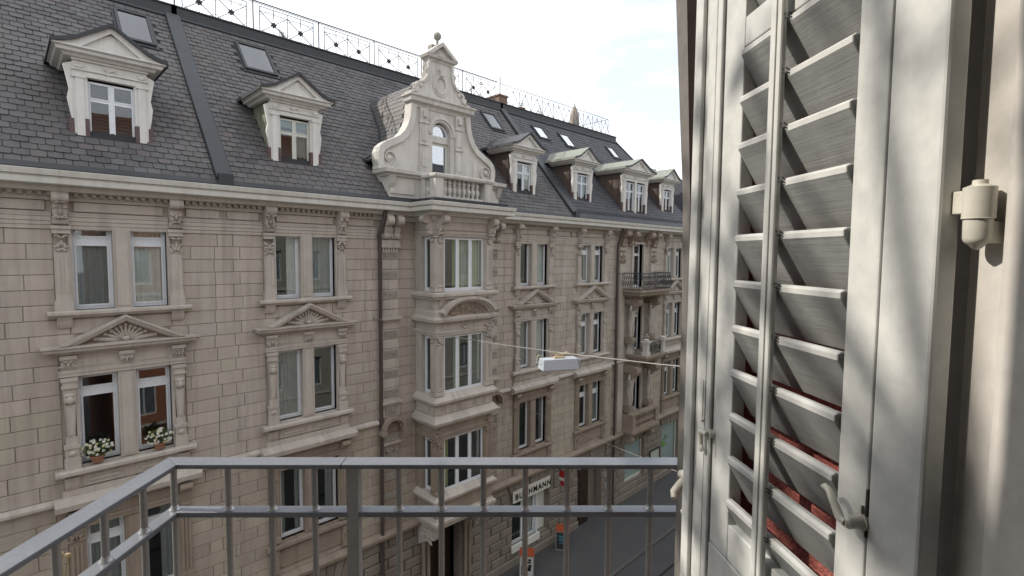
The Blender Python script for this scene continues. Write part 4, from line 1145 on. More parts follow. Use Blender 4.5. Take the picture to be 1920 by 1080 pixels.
bl.box(BX0-.02, BX1+.02, by+.04, by+.30, 15.34, 15.47); bl.box(BX0+.06, BX0+.28, by+.3, 14.5, 15.34, 15.47); bl.box(BX1-.28, BX1-.06, by+.3, 14.5, 15.34, 15.47)
bl.sweep([(BX0+.02, 14.75), (BX0+.02, by), (BX1-.02, by), (BX1-.02, 14.75)], [(-.36,16.06),(.03,16.06),(.06,16.10),(.07,16.17),(.04,16.20),(-.36,16.20)])
balu = bl.build('balustrade', LIME, H2)
bp = [(.05,0),(.05,.04),(.035,.06),(.06,.12),(.085,.20),(.075,.28),(.04,.33),(.055,.36),(.04,.39),(.075,.46),(.07,.50),(.04,.55),(.05,.57),(.05,.59)]
bal_me = MB().lathe(0, 0, bp, 10).mesh('baluster', LIME, smooth=True)
for k in range(8): link('baluster', bal_me, balu, loc=Vector((BX0+.52+k*.208, by+.17, 15.47)))
for x in (BX0+.17, BX1-.17):
    for k in range(2): link('baluster', bal_me, balu, loc=Vector((x, by+.42+k*.19 if True else 0, 15.47)))
# gable roof running back to the main slope
gr = [(0,19.75),(.45,19.72),(.9,19.5),(1.18,19.1),(1.3,18.6),(1.42,18.0),(1.62,17.55),(1.95,17.15),(2.35,16.85),(2.75,16.62)]
def grp(s):   # arc-length param profile
    acc = 0
    for (a, b), (c_, d_) in zip(gr, gr[1:]):
        l = math.hypot(c_-a, d_-b)
        if s <= acc+l or (c_, d_) == gr[-1]:
            t = (s-acc)/l; return a+(c_-a)*t, b+(d_-b)*t, (b-d_)/l, (c_-a)/l
        acc += l
gb = MB()
for sg in (-1, 1):
    for (a, b), (c_, d_) in zip(gr, gr[1:]):
        ya, yb_ = S0Y+(b-S0Z)/SL+.1, S0Y+(d_-S0Z)/SL+.1
        p = [(GC+sg*a, GY+.31, b), (GC+sg*c_, GY+.31, d_), (GC+sg*c_, yb_, d_), (GC+sg*a, ya, b)]
        gb.add(p + [(x, y, z-.06) for x, y, z in p], [(0,1,2,3),(4,7,6,5),(0,4,5,1),(1,5,6,2),(2,6,7,3),(3,7,4,0)])
groof = gb.build('gable_roof', ROOFBASE, H2)
PG = Pieces('slate', 'slate_field')
glen = sum(math.hypot(c_[0]-a[0], c_[1]-a[1]) for a, c_ in zip(gr, gr[1:]))
for sg in (-1, 1):
    rows = int(glen/.17)
    for r in range(rows):
        sb = glen - (r+1)*.17 + .0      # distance from the ridge of the course's lower edge is sb+.17
        x_, z_, nx, nz = grp(max(.01, sb+.085)); ymax = S0Y+(z_-S0Z)/SL+.05
        k = 0; y = GY+.30 + (.12 if r % 2 else 0)
        while y < ymax:
            y1 = min(y+.24, ymax)
            if y1-y > .05:
                def F(v, s_, t_):
                    X, Z, n1, n2 = grp(min(glen-.001, max(.001, s_))); return (GC+sg*(X + n1*t_), v, Z + n2*t_)
                lo = sb+.17+.01; hi = max(.0, sb-.01); lf = random.uniform(.015, .022)
                top = [(y+.004, hi, .006), (y1-.004, hi, .006), (y1-.004, lo-.04, lf), (y1-.04, lo, lf), (y+.04, lo, lf), (y+.004, lo-.04, lf)]
                vs = [F(*q) for q in top] + [F(q[0], q[1], q[2]-.012) for q in top]
                PS2.add(vs, [(0,1,2,3,4,5)] + [(i, (i+1) % 6, 6+(i+1) % 6, 6+i) for i in range(1, 6)], .03, F(y, sb, 0), SLATE, groof)
            y += .24
rf2, L2 = roof_base(H2, 4.2, 18.8)
d2 = dormer(H2, 6.35, cheekm=mat('green_cheek', (.17,.18,.13), (.24,.24,.18), .7, 3, streak=.4), blind=(BLINDG, .18), curtain=(CURTDK, 'right'), fm=FRAME_OLD)
d3 = dormer(H2, 16.2, curtain=(CURTAIN, 'right'), fm=FRAME)
k2 = skylight(H2, 6.0, 6.88, 18.42, 19.3); k3 = skylight(H2, 16.95, 17.7, 18.44, 19.17)
def ingable(x, s):
    y = S0Y+s/NL; z = S0Z+SL*(y-S0Y); dx = abs(x-GC)
    if y < GY+.3: return dx < 2.5
    zg = None
    for (a, b), (c_, e_) in zip(gr, gr[1:]):
        if a <= dx <= c_: zg = b+(e_-b)*(dx-a)/(c_-a)
    return zg is not None and z < zg - .1
slates(PS2, rf2, SLATE, 4.4, 18.6, .0, L2, lambda x, s: d2(x, s) or d3(x, s) or inq(k2, x, s) or inq(k3, x, s) or ingable(x, s))
firewall(H2, 18.85, .36)
vl = MB()          # valley flashing beside the gable roof
for sg in (-1, 1):
    pts = [(GC+sg*(a+.02), S0Y+(b-S0Z)/SL, b+.03) for a, b in gr[2:]]
    for p, q in zip(pts, pts[1:]): vl.tube([p, q], .055, 5)
vl.build('valley_flashing', LEADTRIM, groof)
P2.finish(); PS2.finish()
# downpipe
def downpipe(house, x, top=14.75, kink=13.3):
    dp = MB(); dp.tube([(x+.06, WALL_Y-.42, 14.92), (x+.04, WALL_Y-.36, 14.70), (x-.03, WALL_Y-.16, 14.1), (x, WALL_Y-.13, 13.95), (x, WALL_Y-.13, .1)], .062, 10)
    for z in (12.8, 11.25, 9.6, 7.9, 6.2, 4.4, 2.6): dp.tube([(x, WALL_Y-.13, z), (x, WALL_Y-.13, z+.05)], .078, 10); dp.box(x-.015, x+.015, WALL_Y-.10, WALL_Y+.05, z, z+.04)
    dp.build('downpipe', PIPE, house, smooth=True)
downpipe(H2, 8.77)

# ------------------------------------------------ house 3 (right)
H3 = empty('apartment_building', (24.65, WALL_Y, 0), 'right-hand sandstone house with wrought iron balcony, carved figures and green-topped dormers', 'building', 'row of sandstone houses across the street')
P3 = Pieces('stone_block', 'stone_courses'); PS3 = Pieces('slate', 'slate_field')
holes = []
for c in (20.5, 28.8):
    twin_top(H3, c, transom=.78, cur=[(CURTAIN, 'sides'), (CURTDK, 'full')], holes=holes)
    twin_second(H3, c, transom=.74, cur=[(CURTDK, 'full'), None], holes=holes)
    twin_first(H3, c, transom=.74, cur=[(CURTAIN, 'left'), (CURTDK, 'full')], holes=holes)
DC = 24.7
for z0, z1 in ((11.8, 14.15), (8.3, 10.8), (4.9, 7.2)): holes.append((DC-.5, DC+.5, z0, z1, DC-.62, DC+.62, z0-.1, z1+.1))
for a, b in ((22.85, 23.35), (26.0, 26.5)): holes.append((60, 61, 0, 1, a, b, 4.1, 14.0))
X3E = 31.0
w3 = shell(H3, 18.8, X3E, holes)
facade(P3, H3, w3, 18.8, X3E, holes, (True, False))
ground_floor(P3, H3, 18.8, X3E, [(19.65, 21.62, 0, 3.0, True), (23.85, 25.8, .95, 3.2, True), (27.85, 29.95, .6, 3.3, True)])
string_courses(H3, [(18.8, 19.3), (19.57, 21.43), (21.71, 22.5), (26.6, 27.6), (27.87, 29.73), (30.0, X3E)])
floor_band(H3, [(18.8, X3E)]); ground_cornice(H3, [(18.8, X3E)]); dentils(H3, 18.8, X3E)
MB().sweep([(18.8, WALL_Y), (X3E, WALL_Y), (X3E, WALL_Y+4)], CORN).build('eaves_cornice', GUTTER, H3)
downpipe(H3, 22.55)
cp = MB()
for a, b in ((22.85, 23.35), (26.0, 26.5)):
    cp.box(a, b, WALL_Y-.09, WALL_Y, 8.0, 14.0); cp.box(a+.08, b-.08, WALL_Y-.12, WALL_Y-.09, 8.6, 12.4); cp.box(a, b, WALL_Y-.10, WALL_Y, 4.1, 7.8)
    cp.box(a-.04, b+.04, WALL_Y-.14, WALL_Y, 12.6, 12.7)
cp.build('pilaster', TRIM, H3)
cc = MB()
for a, b in ((22.85, 23.35), (26.0, 26.5)):
    m_ = (a+b)/2; mirrored_carve(cc, m_, .24, 13.1, 13.9, WALL_Y-.12, .07, 12, 9); console(cc, m_, .36, 14.84, 13.98, .42, .12)
for x in (23.9, 25.5): console(cc, x, .3, 14.84, 14.1, .45, .14); carve(cc, x-.2, x+.2, 14.0, 14.7, WALL_Y-.15, .08, 10, int(x))
mirrored_carve(cc, DC, .55, 14.2, 14.6, WALL_Y-.08, .07, 10, 7)
cc.build('console', TRIM_DARK, H3, smooth=True)
ds = MB()
for z0, z1 in ((11.8, 14.15), (8.3, 10.8), (4.9, 7.2)):
    for s in (-1, 1):
        a, b = sorted((DC+s*.5, DC+s*.66)); ds.box(a, b, WALL_Y-.08, WALL_Y+.2, z0, z1)
    ds.box(DC-.7, DC+.7, WALL_Y-.10, WALL_Y+.2, z1, z1+.12)
ds.build('door_surround', TRIM, H3)
for z0, z1 in ((11.8, 14.15), (8.3, 10.8), (4.9, 7.2)): window_part(H3, DC-.5, DC+.5, z0, z1, WALL_Y+.2, lights=1, transom=.76, fw=.07, tw=.03)
# wrought iron balcony, top floor
def deck(name, x0, x1, y0, z0, z1, m=TRIM_DARK):
    return MB().sweep([(x0, WALL_Y), (x0, y0), (x1, y0), (x1, WALL_Y)], [(-.01-(x1-x0)/2+.02,z0),(-.12,z0),(-.06,z0+.08),(-.02,z0+.12),(.0,z0+.2),(.06,z1-.06),(.06,z1),(-.01-(x1-x0)/2+.02,z1)]).build(name, m, H3)
dk = MB(); dk.box(23.05, 26.25, 13.75, WALL_Y, 11.62, 11.76); dk.box(23.15, 26.15, 13.85, WALL_Y, 11.46, 11.62); dk.box(23.3, 26.0, 14.05, WALL_Y, 11.36, 11.46)
dk.build('balcony_slab', TRIM_DARK, H3)
bal = MB()
def belly(t): return .10*math.sin(PI*min(1, t*1.25))*(1-t)*2.0
pth = [(23.1, 14.95), (23.1, 13.8), (26.2, 13.8), (26.2, 14.95)]
def along(pth, step):
    out = []
    for (a, b), (c_, d_) in zip(pth, pth[1:]):
        L_ = math.hypot(c_-a, d_-b); n = max(1, round(L_/step)); nx, ny = (d_-b)/L_, -(c_-a)/L_
        for i in range(n): t = (i+.5)/n; out.append((a+(c_-a)*t, b+(d_-b)*t, nx, ny))
    return out
zb_, zt_ = 11.78, 12.62
for x, y, nx, ny in along(pth, .125):
    pts = [(x+nx*belly(i/8), y+ny*belly(i/8), zb_+(zt_-zb_)*i/8) for i in range(9)]
    bal.tube(pts, .012, 4, False)
    q = pts[2]; tx, ty = -ny, nx
    for sg in (-1, 1):
        bal.tube([(q[0]+sg*tx*.05*math.sin(a)+nx*.01, q[1]+sg*ty*.05*math.sin(a)+ny*.01, q[2]+.12-.12*math.cos(a)) for a in [PI*i/5 for i in range(6)]], .009, 4, False)
    q = pts[6]
    bal.tube([(q[0]+tx*.045*math.cos(a), q[1]+ty*.045*math.cos(a), q[2]+.06*math.sin(a)) for a in [2*PI*i/6 for i in range(7)]], .008, 4, False)
for z, o, r in ((zb_, 0, .02), (zt_, 0, .024), (zb_+.55, belly(.65), .012)):
    P_ = [(x+ox*o, y+oy*o) for (x, y), (ox, oy) in zip(pth, ((-1, 0), (-1, -1), (1, -1), (1, 0)))]
    bal.tube([(x, y, z) for x, y in P_], r, 5)
bal.build('iron_railing', IRON, H3)
# stone balcony, second floor
dk = MB(); dk.box(23.65, 25.75, 13.68, WALL_Y, 8.14, 8.27); dk.box(23.75, 25.65, 13.8, WALL_Y, 8.0, 8.14); dk.box(23.9, 25.5, 14.0, WALL_Y, 7.88, 8.0); dk.build('balcony_slab', TRIM_DARK, H3)
pr = MB()
for x, y in ((23.85, 14.8), (23.85, 13.86), (25.55, 13.86), (25.55, 14.8)):
    pr.box(x-.17, x+.17, y-.17, y+.17, 8.27, 8.45); pr.box(x-.13, x+.13, y-.13, y+.13, 8.45, 8.92); pr.box(x-.17, x+.17, y-.17, y+.17, 8.92, 8.98); pr.box(x-.2, x+.2, y-.2, y+.2, 8.98, 9.05); pr.lathe(x, y, [(.12,9.05),(.16,9.1),(.14,9.14),(.04,9.17)], 10)
pr.build('balcony_pier', LIME, H3)
ir = MB(); R = random.Random(2)
for (a, b) in (((23.85, 14.63), (23.85, 14.03)), ((24.02, 13.86), (25.38, 13.86)), ((25.55, 14.03), (25.55, 14.63))):
    L_ = math.hypot(b[0]-a[0], b[1]-a[1]); n = int(L_/.1)
    ir.tube([(*a, 8.9), (*b, 8.9)], .016, 4); ir.tube([(*a, 8.33), (*b, 8.33)], .014, 4)
    for i in range(n+1):
        t = i/n; x, y = a[0]+(b[0]-a[0])*t, a[1]+(b[1]-a[1])*t; ir.tube([(x, y, 8.33), (x, y, 8.9)], .009, 4, False)
        if i % 2: ir.tube([(x+(b[0]-a[0])/L_*.07*math.cos(w), y+(b[1]-a[1])/L_*.07*math.cos(w), 8.61+.16*math.sin(w)) for w in [2*PI*j/8 for j in range(9)]], .011, 4, False)
ir.build('iron_railing', IRON, H3)
# stone balustrade balcony, first floor
dk = MB(); dk.box(23.3, 26.1, 14.2, WALL_Y, 4.05, 4.2); dk.box(23.4, 26.0, 14.35, WALL_Y, 3.86, 4.05)
for x in (23.5, 25.9): dk.box(x-.14, x+.14, 14.25, 14.55, 4.2, 5.0)
dk.box(23.4, 26.0, 14.27, 14.50, 4.2, 4.3); dk.box(23.3, 26.1, 14.22, 14.55, 5.0, 5.12)
dk.box(23.4, 23.6, 14.5, WALL_Y, 4.2, 5.0); dk.box(25.8, 26.0, 14.5, WALL_Y, 4.2, 5.0)
s1 = dk.build('stone_balcony', TRIM_DARK, H3)
b2 = MB().lathe(0, 0, [(r*1.1, z*1.18) for r, z in bp], 8).mesh('baluster', TRIM_DARK, smooth=True)
for k in range(10): link('baluster', b2, s1, loc=Vector((23.82+k*.195, 14.38, 4.3)))
for x in (23.65, 25.75):
    cs = MB(); console(cs, x, .3, 3.86, 3.3, .5, .12); cs.build('balcony_console', TRIM_DARK, H3, smooth=True)
# carved figures holding up the balconies
def figure(x, z0, h, side):
    vs = []; es = []; rs = []
    def V(p, r, par=None):
        vs.append(p); rs.append(r); i = len(vs)-1
        if par is not None: es.append((par, i))
        return i
    y = WALL_Y-.30; k = h/2.0
    pel = V((x, y, z0+.95*k), .17*k); ab = V((x, y-.03, z0+1.15*k), .16*k, pel); ch = V((x+side*.03, y-.06, z0+1.42*k), .20*k, ab)
    nk = V((x+side*.03, y-.12, z0+1.58*k), .08*k, ch); hd = V((x+side*.03, y-.18, z0+1.68*k), .11*k, nk); V((x+side*.03, y-.19, z0+1.80*k), .08*k, hd)
    for s in (-1, 1):
        sh_ = V((x+s*.20*k, y-.06, z0+1.50*k), .10*k, ch); el = V((x+s*.36*k, y-.16, z0+1.66*k), .07*k, sh_); ha = V((x+s*.24*k, y-.12, z0+1.92*k), .055*k, el)
        hp = V((x+s*.10*k, y, z0+.85*k), .13*k, pel); kn = V((x+s*.12*k, y-.04, z0+.48*k), .10*k, hp); V((x+s*.08*k, y, z0+.05), .09*k, kn)
    me = bpy.data.meshes.new('figure'); me.from_pydata(vs, es, []); o = bpy.data.objects.new('carved_figure', me); COL.objects.link(o); me.materials.append(TRIM)
    o.parent = H3; o.matrix_parent_inverse = Matrix.Translation(-wloc(H3))
    sk = o.modifiers.new('skin', 'SKIN'); me.skin_vertices[0].data[0].use_root = True
    for i, r in enumerate(rs): me.skin_vertices[0].data[i].radius = (r, r)
    sb = o.modifiers.new('sub', 'SUBSURF'); sb.levels = 1; sb.render_levels = 1
    pd_ = MB(); pd_.box(x-.22, x+.22, WALL_Y-.45, WALL_Y, z0-.25, z0+.06); pd_.box(x-.26, x+.26, WALL_Y-.5, WALL_Y, z0+h, z0+h+.22); console(pd_, x, .36, z0+h+.4, z0+h-.1, .7, .3)
    carve(pd_, x-.2, x+.2, z0-.25, z0+.0, WALL_Y-.42, .07, 8, 3)
    pd_.build('figure_pedestal', TRIM_DARK, H3, smooth=True)
for x, s in ((23.72, -1), (25.7, 1)):
    figure(x, 9.1, 1.9, s); figure(x, 5.35, 1.95, s)
# ground floor of house 3
MB().box(19.65, 21.62, WALL_Y+.42, WALL_Y+.46, .1, 3.0).build('door_back_panel', STONE_DARK, H3)
ddr = MB(); ddr.box(19.66, 20.55, WALL_Y+.02, WALL_Y+.08, .1, 2.98)
for z in (.3, 1.2, 2.1): ddr.box(19.8, 20.4, WALL_Y-.005, WALL_Y+.02, z, z+.75)
bevel(ddr.build('door', DOORM, H3), .01, 1)
SHOPGL = mat('pale_shop_blind', (.55,.64,.65), (.62,.69,.70), .35, 1.2, spec=.5)
for a, b, z0, z1 in ((23.85, 25.8, .95, 3.2), (27.85, 29.95, .6, 3.3)):
    wp = window_part(H3, a, b, z0, z1, WALL_Y+.16, lights=1, fw=.08, fm=FRAME_OLD)
    MB().box(a+.1, b-.1, WALL_Y+.235, WALL_Y+.24, z0+.05, z1-.05).build('shop_screen', SHOPGL, wp)
LEAFP = mat('green_leaf_print', (.12,.30,.06), (.2,.4,.1), .5, 4)
lp = MB(); R = random.Random(4)
for i in range(9):
    a = R.uniform(-1.2, 1.5); x, z = 28.35+R.uniform(-.1, .5), 2.0+R.uniform(-.2, .5)
    lp.prism([(x-.2*math.cos(a), z-.2*math.sin(a)), (x+.07*math.sin(a), z-.07*math.cos(a)), (x+.22*math.cos(a), z+.22*math.sin(a)), (x-.07*math.sin(a), z+.07*math.cos(a))], 'y', WALL_Y+.14-.001*i, WALL_Y+.1405-.001*i)
lp.build('leaf_print', LEAFP, H3)
nb = MB()
for z0 in (1.05,): nb.box(26.37, 27.5, WALL_Y-.12, WALL_Y-.041, z0, z0+.05); nb.box(26.37, 27.5, WALL_Y-.12, WALL_Y-.041, 2.1, 2.16); nb.box(26.37, 26.43, WALL_Y-.12, WALL_Y-.041, 1.1, 2.1); nb.box(27.44, 27.5, WALL_Y-.12, WALL_Y-.041, 1.1, 2.1)
nbo = nb.build('notice_case', LEADTRIM, label='black framed glass notice case fixed between the two pale shop windows', cat='notice case')
MB().box(26.43, 27.44, WALL_Y-.08, WALL_Y-.041, 1.1, 2.1).build('notice_panel', mat('pale_notice', (.42,.45,.40), (.48,.5,.46), .7, 5), nbo)
# roof of house 3 with a hipped end
HIPT = 29.3
rf3, L3 = roof_base(H3, 18.8, X3E+.3, x1top=HIPT)
hp = MB(); hp.add([roofp(X3E+.3, -.25, -.02), roofp(HIPT, SLEN-.1, -.02), (HIPT, 26, 21.3), (X3E+.3, 26, 15.1)], [(0, 1, 2, 3)]); hp.build('hip_slope', SLATE_DK, rf3)
hpe = MB(); hpe.tube([roofp(X3E+.28, -.2, .03), roofp(HIPT+.02, SLEN-.2, .03)], .05, 5); hpe.build('hip_ridge', LEADTRIM, rf3)
d4 = dormer(H3, 20.35, roofm=COPPER, blind=None); d5 = dormer(H3, 24.65, yf=15.2, hw=1.22, double=True, roofm=COPPER, base=15.85); d6 = dormer(H3, 28.75, roofm=COPPER)
ks = [skylight(H3, a, b, y0, y1, GLASSB) for a, b, y0, y1 in ((20.58, 21.3, 18.57, 19.17), (22.75, 23.48, 18.47, 19.12), (27.35, 28.0, 18.47, 19.08))]
slates(PS3, rf3, SLATE_DK, 19.05, X3E, .0, L3, lambda x, s: d4(x, s) or d5(x, s) or d6(x, s) or any(inq(k, x, s) for k in ks), w=.3, ex=.22,
       x1fn=lambda s: X3E+.25 + (HIPT-X3E-.25)*s/SLEN)
P3.finish(); PS3.finish()
sg = MB(); sg.tube([(18.9, 14.9, 15.62), (X3E, 14.9, 15.62)], .02, 5)
for k in range(8): sg.tube([(19.2+k*1.6, 14.9, 15.45), (19.2+k*1.6, 14.9, 15.64)], .015, 4)
sg.build('snow_guard', LEADTRIM, rf3)
# ================================================================ beyond the row: corner house with turret, chimneys
FARROOF = mat('far_blue_slate_roof', (.05,.055,.07), (.07,.075,.09), .6, .8)
FARST = mat('far_pale_plaster', (.34,.33,.29), (.40,.39,.35), .85, .5)
TURR = mat('turret_grey_zinc', (.17,.155,.15), (.23,.21,.20), .6, 1.0, streak=.4)
H4 = empty('corner_house', (44, 15.3, 0), 'distant corner house with dark blue roof and grey bulbous turret', 'building')
wl4 = MB()
hh4 = [(38+3*i, 39.2+3*i, z, z+1.9) for i in range(4) for z in (4.6, 8.1, 11.6)]
for a, b, c, d in cells(36.5, 52, 0, 16.3, hh4): wl4.box(a, b, 15.3, 15.6, c, d)
wl4.box(36.5, 36.8, 15.6, 26, 0, 16.3); wl4.build('wall', FARST, H4)
for a, b, c, d in hh4:
    w_ = MB().box(a, b, 15.42, 15.46, c, d).build('window', FRAME, H4); MB().box(a+.1, b-.1, 15.40, 15.415, c+.1, d-.1).build('pane', ROOM, w_)
r4 = MB(); r4.prism([(15.1, 16.5), (17.2, 19.2), (26, 19.4), (26, 16.5)], 'x', 37.0, 52); r4.build('roof', FARROOF, H4)
r4 = MB(); r4.sweep([(36.5, 26), (36.5, 15.3), (52, 15.3)], [(-.1,16.0),(.1,16.0),(.4,16.25),(.45,16.55),(-.1,16.6)]); r4.build('cornice', LIME, H4)
tu = MB(); tu.lathe(43.6, 18.6, [(2.0,16.4),(2.0,18.2),(2.35,18.3),(2.35,18.55),(1.9,18.65),(2.0,19.3),(2.3,19.4),(2.3,19.6),(2.05,19.75),(2.25,20.2),(2.35,20.7),(2.2,21.2),(1.75,21.9),(1.1,22.5),(.5,23.0),(.25,23.5),(.2,24.2),(.05,25.2)], 20)
for i in range(10):
    t = 2*PI*i/10; tu.tube([(43.6+r*math.cos(t), 18.6+r*math.sin(t), z) for r, z in ((2.07,19.75),(2.27,20.2),(2.37,20.7),(2.22,21.2),(1.77,21.9),(1.12,22.5))], .07, 5)
tu.build('turret', TURR, H4, smooth=True)
ch = MB(); ch.box(34.6, 35.8, 20.0, 21.0, 17, 19.6); ch.box(34.5, 35.9, 19.9, 21.1, 19.4, 19.6); ch.box(34.8, 35.1, 20.2, 20.5, 19.6, 20.1); ch.box(35.3, 35.6, 20.2, 20.5, 19.6, 20.1)
c_ = ch.build('chimney', FARST, label='white plastered chimney stack just in front of the bulbous grey turret', cat='chimney')
hs = MB(); hs.box(32.2, 36.3, 19, 26, 0, 17.2); hb = hs.build('back_house', FARST, label='small rear house with orange roof glimpsed beside the last dormer', cat='building')
hs = MB(); hs.prism([(18.7, 17.2), (21.5, 18.6), (26.3, 18.6), (26.3, 17.2)], 'x', 32, 36.4); hs.build('roof', mat('orange_tiles', (.33,.15,.09), (.42,.2,.12), .85, 3), hb)

# ================================================================ roof terrace
TR_Z, TR_Y = 21.44, TOPY+.02
def lattice_panel(x0, x1, flower=True):
    mb = MB(); z0, z1 = .08, .98; w = x1-x0; m = .010
    def bar(a, b, r=.013): mb.tube([(a[0], 0, a[1]), (b[0], 0, b[1])], r*1.15, 4, False)
    bar((0, z0), (0, z1), .014); bar((w, z0), (w, z1), .014); bar((w/2, z0), (w/2, z1), .012)
    bar((0, z1), (w, z1), .012); bar((0, z1-.16), (w, z1-.16), .009); bar((0, z0), (w, z0), .011)
    for k in (0, 1):
        a, b = k*w/2, (k+1)*w/2; c, zc = (a+b)/2, (z0+z1-.16)/2
        bar((a, z0), (b, z1-.16)); bar((a, z1-.16), (b, z0)); bar((c, z1-.16), (c, z1)); bar((c, z0), (c, z0+.08)); bar((c, zc+.22), (c, z1-.16))
        if flower:
            q = .22
            bar((a, zc+q), (a+q*1.1, z1-.16), .008); bar((b, zc+q), (b-q*1.1, z1-.16), .008); bar((a, zc-q), (a+q*1.1, z0), .008); bar((b, zc-q), (b-q*1.1, z0), .008)
            for i in range(6):
                t = i*PI/3+.3; mb.blob((c+.065*math.cos(t), 0, zc+.065*math.sin(t)), (.055, .025, .038), 6, 4, -t)
            mb.blob((c, 0, zc), (.04, .03, .04), 6, 4)
    return mb
RR = empty('terrace_railing', (4.5, TR_Y, TR_Z), 'long black lattice terrace railing with iron flowers above the central roof', 'railing')
pan = lattice_panel(0, 1.98).mesh('railing_panel', IRONTHIN)
x = 4.35; post = MB().tube([(0, 0, -.05), (0, 0, 1.12)], .022, 6).mesh('post', IRONTHIN)
posts = []
while x < 18.6:
    link('post', post, RR, loc=Vector((x, TR_Y, TR_Z))); posts.append(x)
    if x+2.4 < 19.2: link('railing_panel', pan, RR, loc=Vector((x+.22, TR_Y, TR_Z)))
    x += 2.42
hr = MB(); hr.tube([(4.2, TR_Y+.10, TR_Z+1.16), (18.9, TR_Y+.10, TR_Z+1.16)], .022, 6); hr.tube([(4.2, TR_Y, TR_Z+1.06), (18.9, TR_Y, TR_Z+1.06)], .012, 5)
for p in posts: hr.tube([(p, TR_Y, TR_Z+1.08), (p, TR_Y+.10, TR_Z+1.16)], .012, 4)
hr.build('handrail', IRONTHIN, RR)
RR3 = empty('terrace_railing', (19.2, TR_Y, TR_Z), 'thin zigzag terrace railing above the right-hand roof, ending before the turret', 'railing')
z3 = MB(); xs = 19.0; k = 0
z3m = MB(); 
def zz(mb, a, b):
    mb.tube([(a, 0, .05), (a, 0, 1.0)], .013, 4, False); mb.tube([(a, 0, .08), ((a+b)/2, 0, .92)], .013, 4, False); mb.tube([((a+b)/2, 0, .92), (b, 0, .08)], .013, 4, False); mb.tube([((a+b)/2, 0, .08), ((a+b)/2, 0, .98)], .009, 4, False)
    mb.tube([(a, 0, .92), ((a+b)/2, 0, .08)], .007, 4, False); mb.tube([((a+b)/2, 0, .08), (b, 0, .92)], .007, 4, False)
    mb.blob(((a+b)/2, 0, .92), (.035, .02, .035), 5, 3); mb.blob((a, 0, .92), (.03, .02, .03), 5, 3)
zz(z3m, 0, .96); zme = z3m.mesh('railing_panel', IRONTHIN)
k = 0
while 19.5+k*.96 < 28.4:
    link('railing_panel', zme, RR3, loc=Vector((19.5+k*.96, TR_Y, TR_Z))); k += 1
hr = MB(); hr.tube([(19.0, TR_Y, TR_Z+1.08), (28.9, TR_Y, TR_Z+1.08)], .016, 5); hr.tube([(28.9, TR_Y, TR_Z), (28.9, TR_Y, TR_Z+1.1)], .016, 5); hr.tube([(19.4, TR_Y, TR_Z+.05), (28.9, TR_Y, TR_Z+.05)], .01, 4)
hr.tube([(28.9, TR_Y, TR_Z+1.08), (28.9, 25.5, TR_Z+1.08)], .016, 5)
for q in (19.15, 19.3, 19.42): hr.tube([(q, TR_Y, TR_Z), (q, TR_Y, TR_Z+1.05)], .008, 4)
hr.tube([(19.0, TR_Y, TR_Z), (19.0, TR_Y, TR_Z+1.45)], .03, 6)
hr.build('handrail', IRONTHIN, RR3)
ck = MB(); ck.box(18.85, 19.45, TR_Y-.1, TR_Y+.9, 21.2, 21.88); ck.box(18.8, 19.5, TR_Y-.15, TR_Y+.95, 21.86, 21.94)
ck.build('chimney', mat('brown_brick_stack', (.17,.11,.09), (.23,.16,.13), .9, 6, bump=.3), label='low brown brick chimney where the two terrace railings meet', cat='chimney')
def pot_plant(x, y, z, r, h, potm, leafm, nleaf, label, cat='potted plant', spread=1.0, seed=1, twiggy=False):
    R = random.Random(seed); p = empty('potted_plant', (x, y, z), label, cat)
    MB().lathe(x, y, [(r*.7,z),(r,z+r*1.2),(r*1.08,z+r*1.2),(r*1.08,z+r*1.4),(r*.9,z+r*1.4),(r*.85,z+r*1.2)], 14).build('pot', potm, p, smooth=True)
    st = MB(); lf = MB(); base = Vector((x, y, z+r*1.3))
    for i in range(max(5, nleaf//14)):
        d = Vector((R.gauss(0, .5), R.gauss(0, .4), 1.0)).normalized(); e = base + d*h*R.uniform(.5, 1.0)*spread
        mid = base.lerp(e, .5) + Vector((R.gauss(0, .05*h), R.gauss(0, .05*h), 0)); st.tube([base, mid, e], [.012, .009, .004], 4, False)
        for k in range(14 if not twiggy else 7):
            c = base.lerp(e, R.uniform(.35, 1.05)) + Vector((R.gauss(0, .09*h), R.gauss(0, .09*h), R.gauss(0, .07*h)))
            a = Vector((R.gauss(0, 1), R.gauss(0, 1), R.gauss(0, 1))).normalized(); b = a.orthogonal().normalized(); s_ = R.uniform(.03, .055)*(h/.6)**.5
            lf.add([c-a*s_, c+b*s_*.45, c+a*s_, c-b*s_*.45], [(0, 1, 2, 3)])
    st.build('stem', mat('stem', (.10,.08,.04), None, .8, 8), p); lf.build('foliage', leafm, p, kind='stuff'); return p
LEAF_BR = mat('autumn_leaves', (.20,.10,.05), (.14,.11,.05), .8, 12); LEAF_G = mat('green_leaves', (.05,.085,.03), (.08,.12,.04), .7, 20)
LEAF_GR = mat('grey_green_leaves', (.12,.14,.10), (.17,.19,.13), .8, 20)
pot_plant(8.05, TR_Y+.45, 21.36, .16, .75, FARST, LEAF_GR, 60, 'small clipped shrub in a pale pot behind the flower lattice railing', seed=3)
pot_plant(16.0, TR_Y+.6, 21.3, .25, 1.15, REDBRICK, LEAF_BR, 240, 'wide rusty-leaved shrub on the roof terrace right of the ball finial', spread=1.0, seed=5, twiggy=True)
pot_plant(17.6, TR_Y+.6, 21.3, .22, 1.2, REDBRICK, LEAF_BR, 160, 'narrow brown climbing shrub on the terrace beside the brick chimney', seed=6, twiggy=True)
pot_plant(20.9, TR_Y+.3, 21.38, .22, .55, REDBRICK, LEAF_GR, 60, 'plant in a terracotta pot on the terrace right of the brick chimney', seed=7)
